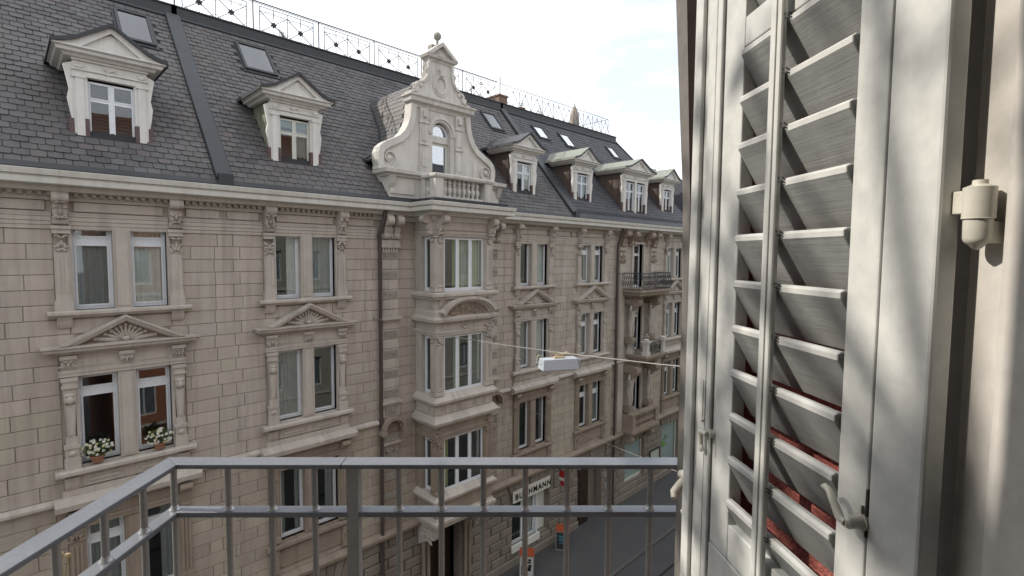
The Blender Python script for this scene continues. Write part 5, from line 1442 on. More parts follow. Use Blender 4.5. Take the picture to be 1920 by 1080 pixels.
pot_plant(20.2, TR_Y+.3, 21.38, .12, .35, IRON, LEAF_GR, 30, 'small dark pot plant close against the brick chimney', seed=17)
pot_plant(22.6, TR_Y+.35, 21.38, .20, .65, FARST, LEAF_GR, 80, 'grey bushy plant in a pale pot behind the zigzag railing', seed=8)
tb = MB(); tb.box(21.2, 23.1, TR_Y+.1, TR_Y+.5, 21.42, 21.60); tb.build('planter_trough', FARST, label='long pale planter trough at the foot of the zigzag railing', cat='planter')
um = empty('folded_parasol', (26.2, TR_Y+.7, 21.36), 'closed beige parasol standing on the right-hand roof terrace', 'parasol')
MB().lathe(26.2, TR_Y+.7, [(.30,21.36),(.33,21.9),(.30,22.3),(.20,22.7),(.08,22.95),(.03,23.05)], 9).build('canopy', mat('parasol_canvas', (.27,.23,.20), (.34,.3,.26), .9, 6, streak=.5, streakc=(.15,.13,.11)), um)
MB().tube([(26.2, TR_Y+.7, 21.36), (26.2, TR_Y+.7, 23.15)], .025, 6).build('pole', IRON, um)

# ================================================================ street furniture
LC = Vector((7.21, 5.98, 11.52))
lamp = empty('street_lamp', LC, 'white box-shaped street lamp hanging from a cable over the street', 'street lamp')
LAMPM = mat('lamp_housing', (.36,.40,.44), (.42,.46,.50), .4, 6, spec=.5); LAMPD = mat('lamp_end_cap', (.22,.25,.28), (.28,.31,.34), .45, 5)
ang = math.radians(-28)
def rotz(c, a): return lambda x, y, z: (c.x + x*math.cos(a) - y*math.sin(a), c.y + x*math.sin(a) + y*math.cos(a), c.z + z)
lb = MB(); lb.add([(-.36,-.15,-.10),(.36,-.15,-.10),(.36,.15,-.10),(-.36,.15,-.10),(-.34,-.11,.10),(.34,-.11,.10),(.34,.11,.10),(-.34,.11,.10)], [(0,3,2,1),(4,5,6,7),(0,1,5,4),(1,2,6,5),(2,3,7,6),(3,0,4,7)])
lb.xform(rotz(LC, ang)); bevel(lb.build('housing', LAMPM, lamp), .012, 2)
lb = MB(); lb.box(.352, .372, -.145, .145, -.095, .085); lb.xform(rotz(LC, ang)); lb.build('end_cap', LAMPD, lamp)
lb = MB(); lb.box(-.30, .30, -.12, .12, -.115, -.101); lb.xform(rotz(LC, ang)); lb.build('diffuser', mat('lamp_diffuser', (.45,.47,.48), None, .3, 5), lamp)
lb = MB(); lb.box(-.10, .10, -.05, .05, .10, .125); lb.tube([(-.08, 0, .125), (-.02, 0, .17), (.08, 0, .17), (.16, 0, .21)], .012, 6); lb.tube([(-.14, 0, .2), (0, 0, .16), (.2, 0, .2)], .010, 5); lb.xform(rotz(LC, ang)); lb.build('hanger', mat('brass_hanger', (.55,.45,.28), None, .4, 5, metal=.5), lamp)
lb = MB(); lb.tube([(-.38+.055*math.cos(t), 0, .09+.085*math.sin(t)) for t in [2*PI*i/14 for i in range(13)]], .006, 5); lb.xform(rotz(LC, ang)); lb.build('cable_loop', mat('pale_cable', (.55,.50,.38), None, .6, 5), lamp)
CABLE = mat('span_wire_steel', (.42,.40,.36), (.5,.47,.42), .35, 20, metal=.6)
A = Vector((8.60, 14.88, 11.42)); top = LC + Vector((0, 0, .20))
cb = MB(); cb.tube([A] + [A.lerp(top, t) - Vector((0, 0, .10*math.sin(PI*t))) for t in (.2, .4, .6, .8)] + [top], .009, 5)
E_ = Vector((6.6, -2.5, 12.6)); cb.tube([top] + [top.lerp(E_, t) - Vector((0, 0, .12*math.sin(PI*t))) for t in (.25, .5, .75)] + [E_], .009, 5)
cb.tube([A, Vector((8.60, 15.0, 11.42))], .03, 6)
cb.build('span_cable', CABLE, label='pale span cable stretched across the street carrying the hanging lamp', cat='cable')
cb = MB(); B0 = Vector((15.76, 14.9, 6.94)); B1 = Vector((6.5, -2.5, 10.1)); mid = Vector((10.6, 5.2, 8.66))
cb.tube([B0, B0.lerp(mid, .5) - Vector((0, 0, .06)), mid, mid.lerp(B1, .5) - Vector((0, 0, .05)), B1], .007, 5)
cb.build('tram_span_wire', CABLE, label='lower thin tram span wire running from the right-hand facade over the street', cat='cable')
# shop sign
SIGNM = mat('sign_board_white', (.56,.55,.49), (.62,.61,.55), .6, 5); INK = mat('black_lettering', (.012,.012,.012), None, .5, 5)
sn = MB(); sn.box(15.02, 17.42, WALL_Y-.14, WALL_Y-.10, 2.94, 3.46); sg_ = sn.build('shop_sign', SIGNM, label='white shop sign lettered BUCHMANN above the shop window', cat='sign')
def text(s, x, y, z, size, m, parent, rx=PI/2, rz=0.0, off=.012, sx=1.0, name='lettering'):
    cu = bpy.data.curves.new(name, 'FONT'); cu.body = s; cu.size = size; cu.extrude = .004; cu.offset = off; cu.space_character = 1.25
    tmp = bpy.data.objects.new('tmp', cu); COL.objects.link(tmp); bpy.context.view_layer.update()
    me = bpy.data.meshes.new_from_object(tmp.evaluated_get(bpy.context.evaluated_depsgraph_get())); bpy.data.objects.remove(tmp)
    me.materials.clear(); me.materials.append(m); me.transform(Matrix.Translation((x, y, z)) @ Matrix.Rotation(rz, 4, 'Z') @ Matrix.Rotation(rx, 4, 'X') @ Matrix.Diagonal((sx, 1, 1, 1)))
    me.name = name; return link(name, me, parent)
text('BUCHMANN', 15.14, WALL_Y-.146, 3.06, .36, INK, sg_, sx=.98)
# pavement boards
def a_board(x, y, rz, w, h, top_m, face_m, label, marks):
    e = empty('pavement_board', (x, y, .10), label, 'sandwich board', rz=0)
    for sgn in (1, -1):
        mb = MB(); mb.box(-w/2, w/2, -.015, .015, 0, h); lean = .20
        fn = lambda px, py, pz, q=sgn: (px, q*(py*1 - lean*(1-pz/h)) , pz)
        rot = lambda px, py, pz: (x + px*math.cos(rz)-py*math.sin(rz), y + px*math.sin(rz)+py*math.cos(rz), .10+pz)
        def put(mb_): mb_.xform(fn); mb_.xform(rot); return mb_
        put(mb).build('board_panel', face_m[0], e)
        b2_ = MB(); b2_.box(-w/2+.04, w/2-.04, -.021, -.016, .06, h*.76); put(b2_).build('poster', face_m[1], e)
        b3_ = MB(); b3_.box(-w/2, w/2, -.024, -.0165, h*.80, h+.12); put(b3_).build('header', top_m, e)
        mk = MB()
        for (a, b, c, d) in marks: mk.box(a*w, b*w, -.027, -.0225, c*h, d*h)
        put(mk).build('poster_mark', INK if face_m[1] is not CHALK else CHALKB, e)
ORANGE = mat('orange_header', (.42,.085,.03), (.5,.11,.045), .5, 5); CHALK = mat('chalkboard', (.025,.03,.033), (.035,.04,.045), .7, 8); CHALKB = mat('blue_chalk', (.07,.22,.30), None, .8, 8)
GREYFR = mat('grey_board_frame', (.22,.22,.21), None, .5, 6); WHITEP = mat('poster_paper', (.45,.45,.43), None, .6, 5)
a_board(15.15, 14.15, math.radians(-52), .62, 1.05, ORANGE, (GREYFR, WHITEP), 'white pavement board with orange header and bold black print below the shop sill', [(-.36,.1,.10,.22),(-.36,-.2,.22,.44),(.0,.3,.26,.40),(.12,.34,.40,.5),(-.3,.3,.54,.6),(-.3,-.1,.62,.7),(.1,.3,.62,.7)])
a_board(17.75, 14.35, math.radians(-58), .62, 1.0, ORANGE, (GREYFR, CHALK), 'chalkboard pavement sign with orange header standing between shop and oak door', [(-.3,.2,.58,.63),(-.25,.3,.48,.53),(-.28,.1,.4,.44),(-.2,.2,.3,.33)])
hsn = empty('hanging_sign', (17.95, WALL_Y-.06, 3.2), 'small red and white hanging sign on the pier between shop and door', 'sign')
MB().tube([(17.95, WALL_Y, 3.62), (17.95, WALL_Y-.75, 3.62)], .02, 6).build('bracket', IRON, hsn)
RED = mat('sign_red', (.32,.02,.02), None, .5, 4)
MB().box(17.92, 17.98, WALL_Y-.62, WALL_Y-.25, 3.30, 3.58).build('panel', RED, hsn); MB().box(17.92, 17.98, WALL_Y-.62, WALL_Y-.25, 3.16, 3.295).build('panel', SIGNM, hsn)
MB().lathe(0, 0, [(.13,-.02),(.13,.02)], 14).xform(lambda x, y, z: (17.95+z*1.6, WALL_Y-.44+x, 3.02+y*.9)).build('roundel', RED, hsn)
for z, xx in ((1.35, 21.95), (1.9, 21.95)):
    MB().box(xx, xx+.42, WALL_Y-.075, WALL_Y-.041, z, z+.32).build('wall_plate', SIGNM, label='pale plate on the rusticated pier right of the oak door, %s one' % ('lower' if z < 1.5 else 'upper'), cat='sign')
MB().box(30.1, 30.6, WALL_Y-.08, WALL_Y-.041, 2.6, 3.0).build('street_plate', mat('blue_enamel', (.03,.06,.22), None, .4, 5), label='small blue enamel plate right of the last shop window', cat='sign')
# flower pots on the sill of house 1
FLW = mat('white_petals', (.72,.72,.66), None, .7, 5); FLY = mat('cream_petals', (.62,.58,.34), None, .7, 5)
def flower_pot(x, seed, label):
    R = random.Random(seed); y, z = WALL_Y-.06, 8.66; p = empty('flower_pot', (x, y, z), label, 'flower pot')
    MB().lathe(x, y, [(.10,z),(.13,z+.12),(.145,z+.12),(.145,z+.16),(.12,z+.16),(.11,z+.12)], 14).build('pot', REDBRICK, p, smooth=True)
    lf = MB(); fl_ = MB(); fy = MB(); c0 = Vector((x, y-.02, z+.32))
    for i in range(420):
        d = Vector((R.gauss(0, 1), R.gauss(0, 1), R.gauss(0, .8))).normalized()*R.uniform(.4, 1)**.5; c = c0 + Vector((d.x*.27, d.y*.17, d.z*.19))
        a = Vector((R.gauss(0, 1), R.gauss(0, 1), R.gauss(0, 1))).normalized(); b = a.orthogonal().normalized(); s_ = R.uniform(.018, .035)
        lf.add([c-a*s_, c+b*s_*.5, c+a*s_, c-b*s_*.5], [(0, 1, 2, 3)])
    for i in range(46):
        d = Vector((R.gauss(0, 1), -abs(R.gauss(0, 1)), R.gauss(.3, .8))).normalized(); c = c0 + Vector((d.x*.28, d.y*.18, d.z*.21)); t = fl_ if R.random() < .75 else fy
        for k in range(5):
            an = 2*PI*k/5; t.blob((c.x+.018*math.cos(an), c.y, c.z+.018*math.sin(an)), (.014, .007, .011), 5, 3, -an)
    lf.build('foliage', LEAF_G, p, kind='stuff'); fl_.build('white_flowers', FLW, p, kind='stuff'); fy.build('cream_flowers', FLY, p, kind='stuff')
flower_pot(1.42, 1, 'left flower pot with white blossoms under the dark sash of the left house')
flower_pot(2.62, 2, 'right flower pot with white blossoms under the sash reflecting orange brick')

# ================================================================ own building
def LOC(a, d, h): return (.70710678*(d+a), .70710678*(d-a), 13.5+h)
ORA = mat('terracotta_plaster', (.34,.145,.085), (.39,.18,.11), .9, 1.5, streak=.25, streakc=(.26,.12,.08), bump=.2)
CASE = mat('casing_paint', (.58,.555,.515), (.64,.61,.57), .5, 3, bump=.06, grain=(60,60,3), spec=.35)
INT = mat('interior_plaster', (.5,.49,.46), None, .9, 2)
HB = empty('corner_building', (-6, 1.0, 0), 'pale corner building the view is taken from, with a chamfered balcony bay', 'building')
OWN = mat('pale_grey_plaster', (.44,.43,.40), (.50,.49,.46), .9, 1.5, streak=.25, streakc=(.3,.29,.27), bump=.2)
WD = .455
ob_ = MB()
for (a0, a1, h0, h1) in ((-1.6, -.62, -13.5, 3), (.47, 1.6, -13.5, 3), (-.62, .47, -13.5, -1.62), (-.62, .47, .95, 3)): ob_.box(a0, a1, .05, WD-.004, h0, h1)
ob_.xform(LOC); ob_.build('bay_wall', OWN, HB)
ob_ = MB(); ob_.box(.423, .62, WD-.002, .54, -1.6, 3); ob_.xform(LOC); ob_.build('window_surround', OWN, HB)
jm = MB()
pr_ = [(.47, .05), (.47, .459), (.41, .459), (.405, .454), (.405, .424), (.4035, .421), (.400, .419), (.398, .412), (.398, .30), (.402, .295), (.402, .05)]
jm.prism(pr_, 'z', -1.6, .95); jm.xform(LOC); bevel(jm.build('door_casing', CASE, HB), .0012, 2)
jm = MB(); jm.box(-.68, -.62, .05, .46, -1.6, .95); jm.box(-.62, .398, .05, .46, .90, .95); jm.xform(LOC); jm.build('door_casing', CASE, HB)
jm = MB(); jm.box(-.62, .398, -.1, .46, -1.62, -1.56); jm.xform(LOC); jm.build('threshold', CASE, HB)
rm = MB(); rm.box(-2.2, 1.9, -4.0, .045, -1.75, -1.62); rm.box(-2.2, 1.9, -4.0, .045, 1.2, 1.3); rm.box(-2.2, 1.9, -4.1, -4.0, -1.62, 1.2); rm.box(-2.3, -2.2, -4, .045, -1.62, 1.2); rm.box(1.9, 2.0, -4, .045, -1.62, 1.2)
rm.box(-2.2, -.68, .0, .045, -1.62, 1.2); rm.box(.47, 1.9, .0, .045, -1.62, 1.2); rm.box(-.68, .47, .0, .045, .95, 1.2)
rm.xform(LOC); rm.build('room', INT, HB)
wing = MB()
ow = [(-18+3.2*i, -16.9+3.2*i, z, z+1.9) for i in range(5) for z in (1.2, 5, 8.5, 12)]
for a, b, c, d in cells(-20, -.82, 0, 16.5, ow): wing.box(a, b, 1.05, 1.45, c, d)
wing.build('wing_wall', OWN, HB)
for a, b, c, d in ow:
    w_ = MB().box(a, b, 1.2, 1.26, c, d).build('window', FRAME, HB); MB().box(a+.1, b-.1, 1.265, 1.275, c+.1, d-.1).build('pane', GLASSB, w_)
sd = MB(); sd.box(1.05, 1.45, -14, -.82, 0, 16.5); sd.box(-20, 1.0, -14, -13.6, 0, 16.5); sd.build('side_wall', OWN, HB)
sd = MB(); sd.box(-20, 1.9, -14, 1.45, 16.5, 17.0); sd.build('roof', LEADTRIM, HB)
def near_house(x0, x1, m, label, hz, roofm, trimm):
    HN = empty('street_house', ((x0+x1)/2, -2.5, 0), label, 'building')
    n = int((x1-x0-.4)/2.5); ow = [(x0+.7+2.5*i, x0+1.8+2.5*i, z, z+1.9) for i in range(n) for z in (.9, 4.8, 8.3, 11.8)]
    nw = MB()
    for a, b, c, d in cells(x0, x1, 0, hz, ow): nw.box(a, b, -2.9, -2.5, c, d)
    nw.box(x0, x0+.3, -14, -2.9, 0, hz); nw.build('wall', m, HN)
    for a, b, c, d in ow:
        w_ = MB().box(a, b, -2.75, -2.66, c, d).build('window', FRAME, HN); MB().box(a+.08, (a+b)/2-.04, -2.655, -2.64, c+.1, d-.1).build('pane', GLASSB, w_); MB().box((a+b)/2+.04, b-.08, -2.655, -2.64, c+.1, d-.1).build('pane', GLASSB, w_)
    nr = MB(); nr.prism([(-2.1, hz), (-7, hz+5.6), (-14, hz+5.6), (-14, hz)], 'x', x0-.1, x1+.1); nr.build('roof', roofm, HN)
    tr_ = MB()
    for k in range(22):
        y_, z_ = -2.1-4.9*k/22, hz+5.6*k/22; tr_.box(x0-.1, x1+.1, y_-.02, y_+.03, z_-.02, z_+.05)
    tr_.build('tile_courses', roofm, HN, kind='stuff')
    nr = MB(); nr.box(x0, x1, -2.499, -2.2, hz-.35, hz-.02)
    for z in (4.2, 7.8, 11.2): nr.box(x0, x1, -2.499, -2.42, z, z+.15)
    nr.build('cornice', trimm, HN)
TILES = mat('brown_tiles', (.15,.075,.05), (.20,.11,.075), .85, 3, bump=.3)
near_house(3.9, 10.6, ORA, 'orange plastered house on the near side of the street, across the side lane', 15.9, TILES, LIME)
near_house(10.62, 24, FARST, 'pale plastered house on the near side, next beyond the orange one', 16.4, TILES, LIME)
near_house(24.02, 44, mat('grey_green_plaster', (.28,.30,.25), (.33,.35,.29), .9, 1), 'grey-green plastered house on the near side, furthest along the street', 16.0, LEADTRIM, LIME)
near_house(44.02, 66, FARST, 'pale plastered house on the near side, beyond the grey-green one', 15.0, TILES, LIME)
near_house(66.02, 92, ORA, 'reddish plastered house on the near side, far down the street', 16.4, TILES, LIME)
def far_house(x0, x1, y, hz, m, roofm, label):
    e = empty('street_house', ((x0+x1)/2, y, 0), label, 'building'); n = int((x1-x0-.6)/2.8)
    ow = [(x0+.8+2.8*i, x0+2.0+2.8*i, z, z+1.9) for i in range(n) for z in (1.0, 4.7, 8.2, 11.7)]
    mb = MB()
    for a, b, c, d_ in cells(x0, x1, 0, hz, ow): mb.box(a, b, y, y+.4, c, d_)
    mb.box(x0, x0+.3, y+.4, y+11, 0, hz); mb.build('wall', m, e)
    fm_ = MB().box(0, 1.2, 0, .06, 0, 1.9).mesh('window', FRAME); pm = MB().box(.1, 1.1, -.012, -.002, .1, 1.8).mesh('pane', GLASSB)
    for a, b, c, d_ in ow:
        w_ = link('window', fm_, e, loc=Vector((a, y+.15, c))); p_ = bpy.data.objects.new('pane', pm); COL.objects.link(p_); p_.parent = w_
    MB().prism([(y-.3, hz), (y+4.5, hz+5), (y+11, hz+5), (y+11, hz)], 'x', x0-.1, x1+.1).build('roof', roofm, e)
    mb = MB(); mb.box(x0, x1, y-.25, y-.001, hz-.4, hz-.02); mb.box(x0, x1, y-.1, y-.001, 4.0, 4.2); mb.build('cornice', LIME, e)
far_house(52.1, 70, 15.4, 15.6, STONE, FARROOF, 'distant sandstone house beyond the turreted corner house')
far_house(70.1, 92, 15.6, 14.8, FARST, TILES, 'distant pale house far along the opposite side')
far_house(92.1, 125, 14.5, 16.5, STONE_OLIVE, FARROOF, 'most distant olive stone house on the opposite side')
far_house(-30, -5.1, 15.0, 15.2, STONE, FARROOF, 'sandstone house on the opposite side, out of view to the left')
# balcony slab and railing
sb_ = MB(); sb_.box(-.88, 1.30, WD+.002, 1.28, -1.72, -1.58); sb_.xform(LOC); sb_.build('balcony_floor', mat('balcony_concrete', (.25,.24,.22), (.3,.29,.27), .9, 6, bump=.3), HB)
STEEL = mat('brushed_railing_steel', (.165,.176,.198), (.21,.22,.242), .4, 6, metal=.3, spec=.5, bump=.08, bscale=90, stain=(.20,.20,.20), stains=.5)
RL = empty('balcony_railing', LOC(-.2, 1.2, -1.58), 'grey steel balcony railing with flat handrail and round bars in the foreground', 'railing')
def tl(a): return .018*(a+.39)
def rail(mb, h, w, t, d0, a0):
    mb.add([(a0, d0+tl(a0), h-t), (1.25, d0+tl(1.25), h-t), (1.25, d0+w+tl(1.25), h-t), (a0, d0+w+tl(a0), h-t), (a0, d0+tl(a0), h), (1.25, d0+tl(1.25), h), (1.25, d0+w+tl(1.25), h), (a0, d0+w+tl(a0), h)],
           [(0,3,2,1),(4,5,6,7),(0,1,5,4),(1,2,6,5),(2,3,7,6),(3,0,4,7)])
def rail_part(name, h, w, t, d0, aL):
    mb = MB(); da, db = d0+tl(aL+w), d0+w+tl(aL)
    # front bar, mitred at the corner; side bar
    mb.add([(aL+w, da, h-t), (1.25, d0+tl(1.25), h-t), (1.25, d0+w+tl(1.25), h-t), (aL, db, h-t), (aL+w, da, h), (1.25, d0+tl(1.25), h), (1.25, d0+w+tl(1.25), h), (aL, db, h)],
           [(0,3,2,1),(4,5,6,7),(0,1,5,4),(1,2,6,5),(2,3,7,6),(3,0,4,7)])
    mb.xform(LOC); bevel(mb.build(name, STEEL, RL), .0015, 2)
    mb = MB(); mb.add([(aL, WD, h-t), (aL+w, WD, h-t), (aL+w, da, h-t), (aL, db, h-t), (aL, WD, h), (aL+w, WD, h), (aL+w, da, h), (aL, db, h)],
           [(0,3,2,1),(4,5,6,7),(0,1,5,4),(1,2,6,5),(2,3,7,6),(3,0,4,7)])
    mb.xform(LOC); bevel(mb.build(name, STEEL, RL), .0015, 2)
rail_part('handrail', -.498, .047, .011, 1.183, -.835)
sm = MB(); sm.box(-.4035, -.4025, 1.181, 1.232, -.5095, -.4972); sm.xform(LOC); sm.build('rail_joint', IRON, RL)
rail_part('middle_rail', -.618, .034, .013, 1.190, -.828)
rail_part('bottom_rail', -1.45, .034, .012, 1.190, -.828)
BARS = mat('dull_bar_steel', (.30,.298,.29), (.36,.355,.345), .45, 9, metal=.25, spec=.5, bump=.1, bscale=120, stain=(.2,.195,.19), stains=.7)
barm = MB().lathe(0, 0, [(.0072, -.938), (.0072, 0)], 12).mesh('baluster', BARS, smooth=True)
weld = MB().lathe(0, 0, [(.0076, -.006), (.0115, -.002), (.0125, .0), (.0095, .004), (.0076, .010)], 10)
wm_ = weld.mesh('weld', mat('bright_weld', (.55,.56,.57), None, .35, 10, metal=.5), smooth=True)
apos = [-.681, -.577, -.474, -.271, -.168, -.066, .036, .138, .240, .342, .444, .546, .648, .75, .852, .954, 1.056, 1.16]
bars = [(a, 1.207+tl(a)) for a in apos] + [(-.811, 1.207+tl(-.8)), (-.811, 1.098), (-.811, .990), (-.811, .882), (-.811, .774), (-.811, .666), (-.811, .558)]
for a, d in bars:
    o = bpy.data.objects.new('baluster', barm); COL.objects.link(o); o.parent = RL; o.matrix_parent_inverse = Matrix.Translation(-wloc(RL)); o.location = LOC(a, d, -.5095)
    o = bpy.data.objects.new('weld', wm_); COL.objects.link(o); o.parent = RL; o.matrix_parent_inverse = Matrix.Translation(-wloc(RL)); o.location = LOC(a, d, -.6175)
ps = MB(); ps.box(-.393, -.364, 1.190, 1.219, -1.56, -.5095); ps.xform(LOC); bevel(ps.build('post', BARS, RL), .002, 2)

# ---------------------------------------------------------------- louvred shutter, opened beside the balcony door
SA = math.radians(50.95); SDX, SDY = math.cos(SA), math.sin(SA)
def SH(s, n, h): return (SDX*s + SDY*(.4132+n), SDY*s - SDX*(.4132+n), 13.5+h)
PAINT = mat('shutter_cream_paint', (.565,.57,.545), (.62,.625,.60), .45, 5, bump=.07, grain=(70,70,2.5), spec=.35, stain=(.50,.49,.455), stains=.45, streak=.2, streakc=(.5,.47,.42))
PAINT_SHADED = mat('shutter_slat_shaded_paint', (.29,.30,.292), (.33,.34,.33), .5, 5, bump=.16, grain=(4,4,150), spec=.3)  # same paint as the stiles, darkened to put slat-face shade into the colour
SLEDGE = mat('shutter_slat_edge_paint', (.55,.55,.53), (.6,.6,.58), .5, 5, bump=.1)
HW = mat('painted_hardware', (.56,.54,.47), (.62,.6,.52), .35, 10, spec=.5)
REDW = mat('weathered_red_shutter_paint', (.40,.12,.10), (.50,.19,.16), .85, 60, bump=.9, bscale=140, spec=.2)
SHU = empty('window_shutter', SH(.65, .01, -1.5), 'cream louvred shutter standing open at the right, with lever handle and red folded leaf behind', 'shutter')
HB_, HT = -1.5, .92
def sbox(name, s0, s1, n0, n1, h0, h1, m=PAINT, bw=.0018, seg=2):
    mb = MB(); mb.box(s0, s1, n0, n1, h0, h1); mb.xform(SH); return bevel(mb.build(name, m, SHU), bw, seg)
TH = .021
sbox('frame_stile', .4062, .4648, 0, TH, HB_, HT, bw=.003)
sbox('frame_stile', .7858, .8836, .002, TH, HB_, HT, bw=.003)
# mouldings on the outer stile
sbox('stile_moulding', .8486, .8765, -.006, .0015, HB_, HT, bw=.0025)
sbox('stile_moulding', .8060, .8312, -.003, .0015, HB_, HT, bw=.0014)
sbox('stile_moulding', .7862, .8020, -.0045, .0015, HB_+.1, HT, bw=.0022)
sbox('panel_stile', .4670, .5077, 0.0005, TH, -.4690, HT-.05)
sbox('panel_stile', .7287, .7836, 0.0005, TH, -.4690, HT-.05)
sbox('tilt_rod', .6187, .6420, -.0150, -.0058, -.500, HT-.07, bw=.0028)
sbox('rod_bead', .6262, .6345, -.0172, -.0148, -.500, HT-.07, bw=.0012)
for z0, z1 in ((-.4690, -.413), (.3060, .3480)):
    sbox('cross_rail', .5079, .7285, .001, TH-.001, z0, z1)
sbox('frame_rail', .4650, .7856, .0, TH, -.56, -.4712)
sbox('frame_rail', .4650, .7856, .004, TH-.004, -.56, -.4712) if False else None
sbox('lower_panel', .4650, .7856, .008, TH-.005, -1.42, -.561); sbox('frame_rail', .4650, .7856, .0, TH, HB_, -1.421); sbox('frame_rail', .4650, .7856, .0, TH, HT-.048, HT)
# slats
sl = MB(); q = [(-.0005, -.0002), (-.0045, -.003), (-.0042, -.0098), (.0315, -.0728), (.0365, -.0735), (.0380, -.0705), (.0060, -.0005)]
def slat_mesh(s0, s1):
    mb = MB(); mb.prism(q, 'x', s0, s1); return mb
top = .3028; pitch = .0674
zs = [top - pitch*k for k in range(11)] + [.348 + .068*(k+1) for k in range(8)]
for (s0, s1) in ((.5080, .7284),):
    mb = slat_mesh(s0, s1); mb.xform(lambda x, y, z: (x + (.003 if (y < .004 and x < (s0+s1)/2) else 0), y, z)); mb.xform(lambda x, y, z: (SDX*x + SDY*y, SDY*x - SDX*y, z)); me = mb.mesh('slat', PAINT_SHADED)
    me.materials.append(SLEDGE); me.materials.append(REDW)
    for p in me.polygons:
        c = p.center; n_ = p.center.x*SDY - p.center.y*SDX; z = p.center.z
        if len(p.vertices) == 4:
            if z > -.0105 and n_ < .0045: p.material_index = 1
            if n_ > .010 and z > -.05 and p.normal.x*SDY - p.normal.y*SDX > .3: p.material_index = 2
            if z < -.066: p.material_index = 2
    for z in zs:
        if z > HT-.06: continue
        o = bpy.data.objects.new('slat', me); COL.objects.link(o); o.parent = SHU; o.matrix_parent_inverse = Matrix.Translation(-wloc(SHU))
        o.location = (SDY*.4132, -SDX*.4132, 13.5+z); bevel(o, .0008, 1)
st = MB()
for z in zs:
    if z > HT-.06: continue
    st.tube([(.6130, -.0035, z-.004), (.6145, -.0085, z+.0005), (.6175, -.0105, z+.0005), (.6195, -.0100, z-.002)], .0008, 5)
    st.tube([(.6130, -.0035, z-.0065), (.6150, -.0075, z-.0055), (.6190, -.0100, z-.0045)], .0008, 5)
st.xform(SH); st.build('staples', IRON, SHU)
# red folded leaf behind, leaning out a little at the top
rf_ = MB(); rf_.box(.52, .56, .046, .066, HB_, HT); rf_.box(.56, .985, .048, .060, HB_, HT); rf_.build
n0 = 0
lean = lambda s, n, h: SH(s, n, h)
rf_.xform(lean); bevel(rf_.build('folded_leaf', REDW, SHU), .002, 1)
GREYB = mat('weathered_leaf_edge', (.14,.13,.12), (.20,.185,.17), .8, 18, bump=.3, grain=(60,60,6))
lf_ = MB()
def LE(s, n, h):
    k = max(0, h-.05); t = (s-.984)/.03; return SH(s + .10*k + .045*t*k, n, h)
for i in range(12):
    h0, h1 = HB_ + (HT-HB_)*i/12, HB_ + (HT-HB_)*(i+1)/12
    lf_.box(.984, 1.014, .046, .068, h0, h1)
lf_.xform(LE); lf_.build('folded_leaf_edge', GREYB, SHU)
# catch between panel and frame
cm = MB()
cm.prism([(.7836+.006*math.cos(t), -.289+.0075*math.sin(t)) for t in [2*PI*i/12 for i in range(12)]], 'y', -.006, .001)
cm.tube([(.779, -.012, -.2885), (.7985, -.013, -.2895)], .0042, 10); cm.tube([(.7795, -.008, -.2885), (.7795, -.0, -.2885)], .005, 10)
cm.tube([(.7975, -.013, -.290), (.7965, -.012, -.312)], [.004, .0032], 8); cm.blob((.7962, -.012, -.317), (.006, .0035, .007), 10, 6)
cm.tube([(.7735, -.009, -.292), (.7735, -.008, -.318)], .0011, 6)
cm.xform(SH); cm.build('turn_catch', HW, SHU, smooth=True)
cm = MB(); cm.tube([(.8070, -.006, -.205), (.8070, -.006, -.270)], .0011, 6); cm.blob((.8070, -.006, -.274), (.003, .003, .003), 8, 5); cm.xform(SH); cm.build('catch_rod', HW, SHU, smooth=True)
# crank handle on the panel seam
cm = MB()
cm.tube([(.4705, -.0002, -.2705), (.4705, -.017, -.2710), (.4712, -.0195, -.2712)], [.0068, .0064, .0042], 16)
cm.tube([(.4712, -.0180, -.2708), (.4775, -.0195, -.2690), (.4880, -.0195, -.2560), (.4945, -.0195, -.2480), (.5010, -.0190, -.2465), (.5055, -.0180, -.2490)], [.0046, .0046, .0040, .0036, .0034, .0024], 12)
cm.prism([(.4705+.0085*math.cos(t), -.2705+.0095*math.sin(t)) for t in [2*PI*i/16 for i in range(16)]], 'y', -.0022, .001)
cm.box(.4690, .4715, -.0035, -.0005, -.2610, -.2530)
cm.xform(SH); cm.build('lever_handle', HW, SHU, smooth=True)
cm = MB(); cm.box(.4648, .4672, -.0006, .0104, -.2850, -.2350); cm.xform(SH); cm.build('latch_slot', mat('dark_latch_slot', (.05,.04,.035), None, .8, 9), SHU)
# espagnolette sticking out past the outer edge
cm = MB(); cm.tube([(.8840, .004, -.4000), (.8840, .004, -.4700)], .0016, 8); cm.blob((.8850, .0, -.4725), (.004, .004, .004), 8, 5)
cm.tube([(.884, .012, -.4130), (.904, .012, -.4120), (.9160, .010, -.4150)], [.0095, .0095, .0080], 12)
cm.tube([(.9000, .012, -.4180), (.9080, .004, -.4330), (.9120, -.004, -.4480), (.9040, -.008, -.4560)], [.0085, .0080, .0085, .0060], 12)
cm.xform(SH); cm.build('espagnolette_lever', HW, SHU, smooth=True)
